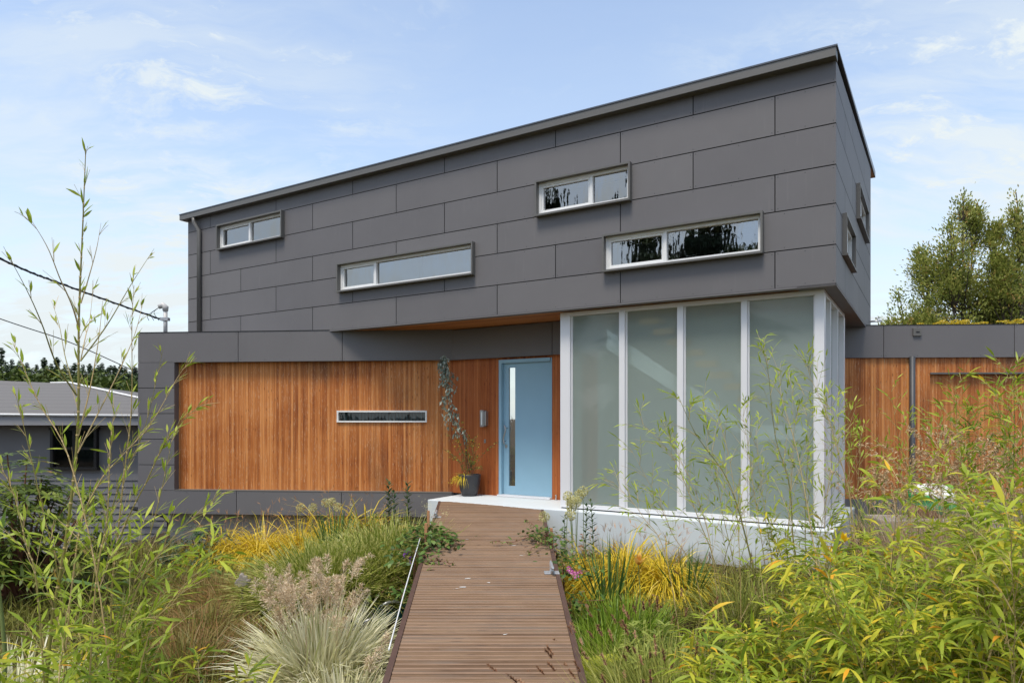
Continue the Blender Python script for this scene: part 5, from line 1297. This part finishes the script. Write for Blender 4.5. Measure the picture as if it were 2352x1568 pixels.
for x, y in ends:
    e = P(x, y, 12.25); q = path([pb + V(rng.normal(0, .06), -.05, .34), (pb + V(0, 0, .34) + e) / 2 + V(0, -.03, .09), e], 10); fb.tube(q, .003, 4, .4)
    m_ = 46; ii = rng.integers(2, 10, m_); lf.ribbons(q[ii] + rng.normal(0, .018, (m_, 3)), rng.normal(0, 1, (m_, 3)), .028, .013, .2, OVAL, m=0)
    m_ = 7; ii = rng.integers(6, 10, m_); lf.ribbons(q[ii] + rng.normal(0, .012, (m_, 3)), rng.normal(0, 1, (m_, 3)), .024, .015, .2, OVAL, m=1)
for x, y in ((1036, 1100), (1032, 1110)):
    e = P(x, y, 12.2); q = path([pb + V(-.12, -.08, .38), pb + V(-.22, -.1, .34), e], 8); fb.tube(q, .002, 3, .5); lf.ribbons(q[rng.integers(2, 8, 30)] + rng.normal(0, .012, (30, 3)), rng.normal(0, 1, (30, 3)), .03, .012, .2, OVAL, m=1)
fb.build('stem', M['twig'], br); lf.build('foliage', [M['fern'], M['gold']], br)
fb = FB(); c = pb + V(-.11, -.06, .345); blades(fb, c, 130, .06, .26, .007, .3, 1.2, 2.4); tag(fb.build('striped_sedge', M['gold'], None, tuple(c)), 'small yellow striped sedge tuft spilling over the pot rim', 'sedge')

# ------------------------------------------------------------------ trees
def tree(label, c, stems, H, prof, n, leaf, group, mat=None, clus=.5):
    """prof(z01) -> crown radius"""
    t = thing('broadleaf_tree', label, 'tree', tuple(c), group); tk = FB(); lf = FB(); lead = []
    for dx, dy, h, r0 in stems:
        p = path([c + V(dx * .3, dy * .3, 0), c + V(dx * .8, dy * .8, h * .45), c + V(dx + rng.normal(0, .15), dy + rng.normal(0, .15), h)], 16, .03); tk.tube(p, np.linspace(r0, .015, 16), 7); lead.append((p, h))
    k = 0
    while k < n:
        si = int(rng.integers(0, len(lead))); ld, h = lead[si]; f = rng.random() ** .75; z0 = .22 * h; zz = z0 + (h - z0) * f
        rr = prof * (h / H) * (1 - f) ** .75 * (.75 + .35 * math.sin(f * 13 + si * 2)) + .12; a = rng.random() * 6.28; q = rr * (rng.random() ** .5)
        i0 = int(np.argmin(np.abs(ld[:, 2] - (c[2] + zz)))); p = np.array([ld[i0][0] + math.cos(a) * q, ld[i0][1] + math.sin(a) * q, c[2] + zz + .25 * q])
        if math.sin(p[0] * 2.7 + 1) + math.sin(p[2] * 2.3 + p[0]) + math.sin(p[1] * 2.4 + p[2] * 1.1) < .22 and rng.random() < .9: k += .3; continue
        s_ = ld[max(0, i0 - 1)]
        if rng.random() < .25: tk.tube(path([s_, (s_ + p) / 2 + V(0, 0, -.08), p], 5), np.linspace(.03, .007, 5), 4)
        m_ = int(rng.integers(14, 26)); cr = clus * rng.uniform(.6, 1.2); o = rng.normal(0, .42, (m_, 3)) * cr; d = nrm(o + nrm(p - s_)[None] * .5 + rng.normal(0, .2, (m_, 3)) + V(0, 0, .15))
        lf.ribbons(p + o, d, leaf * rng.uniform(.6, 1.2, m_), leaf * .42, .4, (.2, 1, .7, .05), np.clip(rng.normal(.5, .18) + rng.normal(0, .18, m_), 0, 1), roll=rng.normal(0, .6, m_)); k += 1
    tk.build('trunk', M['bark'], t, smooth=True); lf.build('crown', mat or M['holly'], t)
c = P(2215, 760, 27); c[2] = -2.0; Ht = P(2215, 452, 27)[2] + 2.0
tree('broad multi stemmed tree standing alone behind the garage roof', c, [(-.1, 0, Ht, .15), (-1.3, .3, Ht * .84, .12), (1.0, -.2, Ht * .90, .13), (.45, .5, Ht * .96, .12), (-.7, -.5, Ht * .90, .1), (-2.2, .2, Ht * .70, .1), (1.9, .3, Ht * .78, .1), (-1.7, -.4, Ht * .60, .08), (2.5, -.2, Ht * .62, .08)], Ht, 3.35, 4300, .13, 'trees behind the garage roof', clus=.36)
c = P(2350, 760, 26); c[2] = -2.0; H2 = P(2400, 440, 26)[2] + 2.0
tree('second tree behind the garage roof, farther from the house than the broad one', c, [(0, 0, H2, .16), (.3, .2, H2 * .9, .1), (-.5, 0, H2 * .8, .09)], H2, 1.5, 900, .125, 'trees behind the garage roof', clus=.36)

def conifer_mesh(h, w, seed):
    global rng
    keep = rng; rng = np.random.default_rng(seed); fb = FB(); n = int(46 * h)
    z = rng.random(n) ** 1.25 * h * .95 + .05 * h; f = z / h; a = rng.random(n) * 6.28; L_ = w * (1 - f) ** .62 * rng.uniform(.55, 1.15, n) * (.75 + .35 * np.sin(f * 29 + seed)) + .15
    d = np.stack([np.cos(a), np.sin(a), .12 + .5 * f], 1)
    base = np.stack([0 * z, 0 * z, z], 1); rr = np.clip(.5 + rng.normal(0, .2, n), 0, 1)
    fb.ribbons(base, d, L_, .30 + .3 * (1 - f), .7, (.3, .9, 1, .8, .15), rr, roll=rng.normal(0, .5, n))
    dn = nrm(d); 
    for k in range(3):
        q = base + dn * (L_ * rng.uniform(.35, .9, n))[:, None] + np.stack([0 * z, 0 * z, -.10 * L_], 1)
        sg = rng.choice([-1, 1], n)[:, None]; sd = np.stack([-np.sin(a), np.cos(a), 0 * a], 1) * sg
        fb.ribbons(q, dn * .7 + sd * .8 + V(0, 0, -.1), L_ * .42 + .2, .24, .6, LEAF, rr + rng.normal(0, .1, n), roll=rng.normal(0, .6, n))
    crown = fb; tk = FB(); tk.tube(np.array([[0, 0, -1], [0, 0, h * .4], [0, 0, h * .8], [0, 0, h]]), np.array([.03, .022, .01, .003]) * h * .6, 6); rng = keep
    return crown, tk
protos = []
CF = 'conifers of the far wooded ridge'
def place_conifer(pt, s, kind, rz, label, group):
    if kind < len(protos) and protos[kind]:
        o = copy_tree(protos[kind], None, tuple(pt), rz, s)
    else:
        cr, tk = conifer_mesh(*((16, 4.6, 3), (17, 3.7, 5), (13, 5.0, 8), (19, 4.2, 12))[kind]); o = thing('conifer', label, 'tree', (0, 0, 0))
        tk.build('trunk', M['bark'], o); cr.build('crown', M['conif'], o); o.location = tuple(pt); o.rotation_euler[2] = rz; o.scale = (s, s, s)
        while len(protos) <= kind: protos.append(None)
        protos[kind] = o
    o['label'] = label; o['group'] = group; return o
tops = [(3, 812, 1), (28, 838, 0), (45, 842, 2), (62, 846, 0), (101, 834, 3), (131, 833, 3), (85, 850, 0), (118, 848, 2), (150, 850, 0), (172, 846, 2), (190, 850, 0), (206, 848, 3), (222, 858, 0), (240, 851, 2), (258, 847, 0), (286, 858, 1), (300, 852, 1), (318, 852, 3), (336, 862, 0), (350, 850, 2), (375, 858, 0), (395, 866, 2), (418, 855, 3), (430, 857, 0), (456, 843, 3), (474, 862, 0), (-20, 836, 0), (-45, 845, 2), (-8, 850, 0), (15, 852, 2), (108, 860, 2), (140, 862, 0), (180, 864, 0), (215, 868, 2), (265, 866, 0), (310, 872, 2)]
hs = (16, 17, 13, 19)
for i, (x, y, k) in enumerate(tops):
    xx = x if x < 215 else 215 + (x - 215) * .46; Y = rng.uniform(128, 165); tp = P(xx, y - 13, Y); gz_ = 1.5; s = (tp[2] - gz_) / hs[k]
    place_conifer(V(tp[0], tp[1], gz_), s, k, rng.random() * 6, 'dark conifer on the wooded ridge behind the bungalow roof', CF)
def deciduous(seed):
    fb = FB(); m_ = 300; u = nrm(rng.normal(0, 1, (m_, 3))); p = u * (rng.random(m_) ** .33)[:, None] * V(4.2, 4.2, 3.6) + V(0, 0, 5.2)
    p += .8 * np.sin(p * 1.3 + seed)
    b_ = np.repeat(p, 8, 0); fb.ribbons(b_ + rng.normal(0, .55, b_.shape), rng.normal(0, 1, b_.shape) + V(0, 0, .3), .75, .5, .3, OVAL, np.repeat(rng.random(m_), 8) * .7 + .3 * rng.random(m_ * 8))
    tk = FB(); tk.tube(np.array([[0, 0, -2], [0, 0, 3], [.2, 0, 6.]]), np.array([.35, .25, .1]), 6); return fb, tk
pd = []
for i, (x, y, k) in enumerate(((160, 868, 0), (136, 872, 1), (215, 874, 1), (232, 884, 0), (262, 884, 1), (282, 892, 0), (305, 890, 1), (248, 896, 0), (40, 864, 1), (80, 866, 0), (312, 900, 0), (270, 905, 1), (185, 880, 0), (112, 868, 1))):
    Y = rng.uniform(100, 118); tp = P(x, y, Y); lab = 'rounded olive green tree low on the far ridge behind the bungalow roof'
    s = rng.uniform(.8, 1.05)
    if len(pd) > k: o = copy_tree(pd[k], None, (tp[0], tp[1], tp[2] - 8.6 * s), rng.random() * 6, s); o['label'] = lab
    else:
        f_, tk = deciduous(k * 3 + 1); o = thing('deciduous_tree', lab, 'tree'); tk.build('trunk', M['bark'], o); f_.build('crown', M['decid'], o); o.location = (tp[0], tp[1], tp[2] - 8.6 * s); o.scale = (s, s, s); pd.append(o)
    o['group'] = 'olive trees of the far ridge'
# trees across the street, seen only mirrored in the panes
for X, Y, s, k, lab in ((-25.1, -4.7, .93, 1, 'slim conifer mirrored in the upper front window'), (-20.5, -12.5, 1.15, 0, 'widest conifer mirrored in the long dark upper window'), (-17.5, -5.5, .85, 2, 'bushy conifer mirrored in the frosted bay panes'), (-22, -9, 1.0, 3, 'tall conifer mirrored at the top of the frosted bay panes')):
    place_conifer(V(X, Y, -.9), s, k, 1.0, lab, 'street side conifers')

# yarrow on the garage roof
def yarrow(c, h):
    t = thing('yarrow', 'yellow flat topped yarrow growing on the garage roof', 'flower', tuple(c), 'yarrow on the garage roof')
    fb = FB(); fl = FB()
    for k in range(5):
        o = rng.normal(0, .07, 3) * V(1, 1, 0); p = c + V(o[0] * 1.5, o[1], h * rng.uniform(.75, 1.05)); fb.tube(path([c + o * .4, (c + p) / 2 + o * .2, p], 5), .004, 4)
        m_ = 36; q = p + disk(m_, .055); fl = FB(); fl.ribbons(q, rng.normal(0, .5, (m_, 3)) + V(0, 0, .5), .022, .02, .2, OVAL); fl.build('flower_head', M['gold'], t)
        fb.ribbons(np.repeat(c[None] + o * .5, 8, 0), rng.normal(0, .6, (8, 3)) + V(0, 0, .8), .16, .02, .6, LEAF)
    fb.build('stem', M['stemg'], t); return t
ya = []
for x in (2160, 2172, 2186, 2196, 2212, 2222, 2232, 2262, 2300, 2318, 2330):
    c = P(x, 760, 12.75); c[2] = 3.0
    if not ya: ya.append(yarrow(c, .19))
    else: copy_tree(ya[0], None, tuple(c), rng.random() * 6, rng.uniform(.75, 1.08))

# ------------------------------------------------------------------ light, sky, camera
LDIR = V(.20, .34, -.90)
sl_ = bpy.data.lights.new('sun', 'SUN'); sl_.energy = 1.8; sl_.angle = R(17); sl_.color = (1, .92, .80)
so = bpy.data.objects.new('sun', sl_); col.objects.link(so)
from mathutils import Vector
so.rotation_euler = Vector(tuple(LDIR)).to_track_quat('-Z', 'Y').to_euler()
el = math.atan2(.90, math.hypot(.20, .34)); rot = math.atan2(-.20, -.34)
w = bpy.data.worlds.new('World'); sc.world = w; w.use_nodes = True
nt = w.node_tree; nt.nodes.clear()
class WN(NT):
    def __init__(s): s.t = nt
q = WN()
sky = q.n('ShaderNodeTexSky', sky_type='NISHITA', sun_disc=False, sun_elevation=el, sun_rotation=rot)
sky.air_density = 1.0; sky.dust_density = 1.0; sky.ozone_density = 1.0
tc = q.n('ShaderNodeTexCoord').outputs['Generated']
sx_ = q.n('ShaderNodeSeparateXYZ'); q.l(tc, sx_.inputs[0]); zc = q.math('MAXIMUM', sx_.outputs[2], .02)
den = q.math('ADD', zc, .22)
cb = q.n('ShaderNodeCombineXYZ'); q.l(q.math('DIVIDE', sx_.outputs[0], den), cb.inputs[0]); q.l(q.math('DIVIDE', sx_.outputs[1], den), cb.inputs[1])
pl_ = cb.outputs[0]
warp = q.n('ShaderNodeVectorMath', operation='ADD'); q.l(pl_, warp.inputs[0])
wv = q.n('ShaderNodeVectorMath', operation='SCALE'); q.l(q.noise(pl_, 1.7, 4, out=1), wv.inputs[0]); wv.inputs['Scale'].default_value = .35; q.l(wv.outputs[0], warp.inputs[1]); pw = warp.outputs[0]
wisp = q.noise(q.mapping(pw, (1.0, 3.4, 1), (3.2, 1.4, 0), (0, 0, .22)), 2.2, 10, .60)
big = q.noise(q.mapping(pl_, (.8, 1.2, 1), (2.7, 5.1, 0)), 1.1, 3, .5)
fine = q.noise(q.mapping(pw, (2.0, 2.8, 1), (7, 3, 0), (0, 0, -.5)), 3.4, 10, .68)
side = q.ramp(q.math('ABSOLUTE', q.math('ADD', sx_.outputs[0], -.06)), [(.10, (.10, .10, .10)), (.42, (1, 1, 1))])
low = q.ramp(sx_.outputs[2], [(.0, (1, 1, 1)), (.30, (.75, .75, .75)), (.52, (.35, .35, .35))])
low = q.math('MULTIPLY', low, side)
veil = q.math('MULTIPLY', q.ramp(wisp, [(.38, (0, 0, 0)), (.64, (1, 1, 1))]), q.math('MULTIPLY', low, q.ramp(big, [(.34, (.25, .25, .25)), (.58, (1, 1, 1))])))
puff = q.math('MULTIPLY', q.ramp(fine, [(.535, (0, 0, 0)), (.66, (1, 1, 1))]), q.math('MULTIPLY', side, q.ramp(big, [(.44, (0, 0, 0)), (.58, (1, 1, 1))])))
haze = q.ramp(sx_.outputs[2], [(0, (.80, .80, .80)), (.14, (.60, .60, .60)), (.34, (.30, .30, .30)), (.6, (.15, .15, .15))])
fac = q.math('ADD', haze, q.math('ADD', q.math('MULTIPLY', veil, .78), q.math('MULTIPLY', puff, .48)), True)
CL = 3.35
mixc = q.mix(fac, sky.outputs[0], (CL * .915, CL * .995, CL * 1.025))
bg = q.n('ShaderNodeBackground'); q.l(mixc, bg.inputs[0]); bg.inputs[1].default_value = .14
wo = q.n('ShaderNodeOutputWorld'); q.l(bg.outputs[0], wo.inputs[0])

cd = bpy.data.cameras.new('camera'); cam = bpy.data.objects.new('camera', cd); col.objects.link(cam)
cam.location = (0, 0, EYE); cam.rotation_euler = (R(90), 0, 0)
cd.sensor_width = 36; cd.lens = 36 * FPX / 2352; cd.shift_y = (CY - 784) / 2352; cd.clip_start = .05; cd.clip_end = 5000
sc.camera = cam
sc.view_settings.view_transform = 'Standard'; sc.view_settings.look = 'None'; sc.view_settings.exposure = 0.95; sc.view_settings.gamma = 1
sc.cycles.use_denoising = True
sc.cycles.max_bounces = 8; sc.cycles.transparent_max_bounces = 12
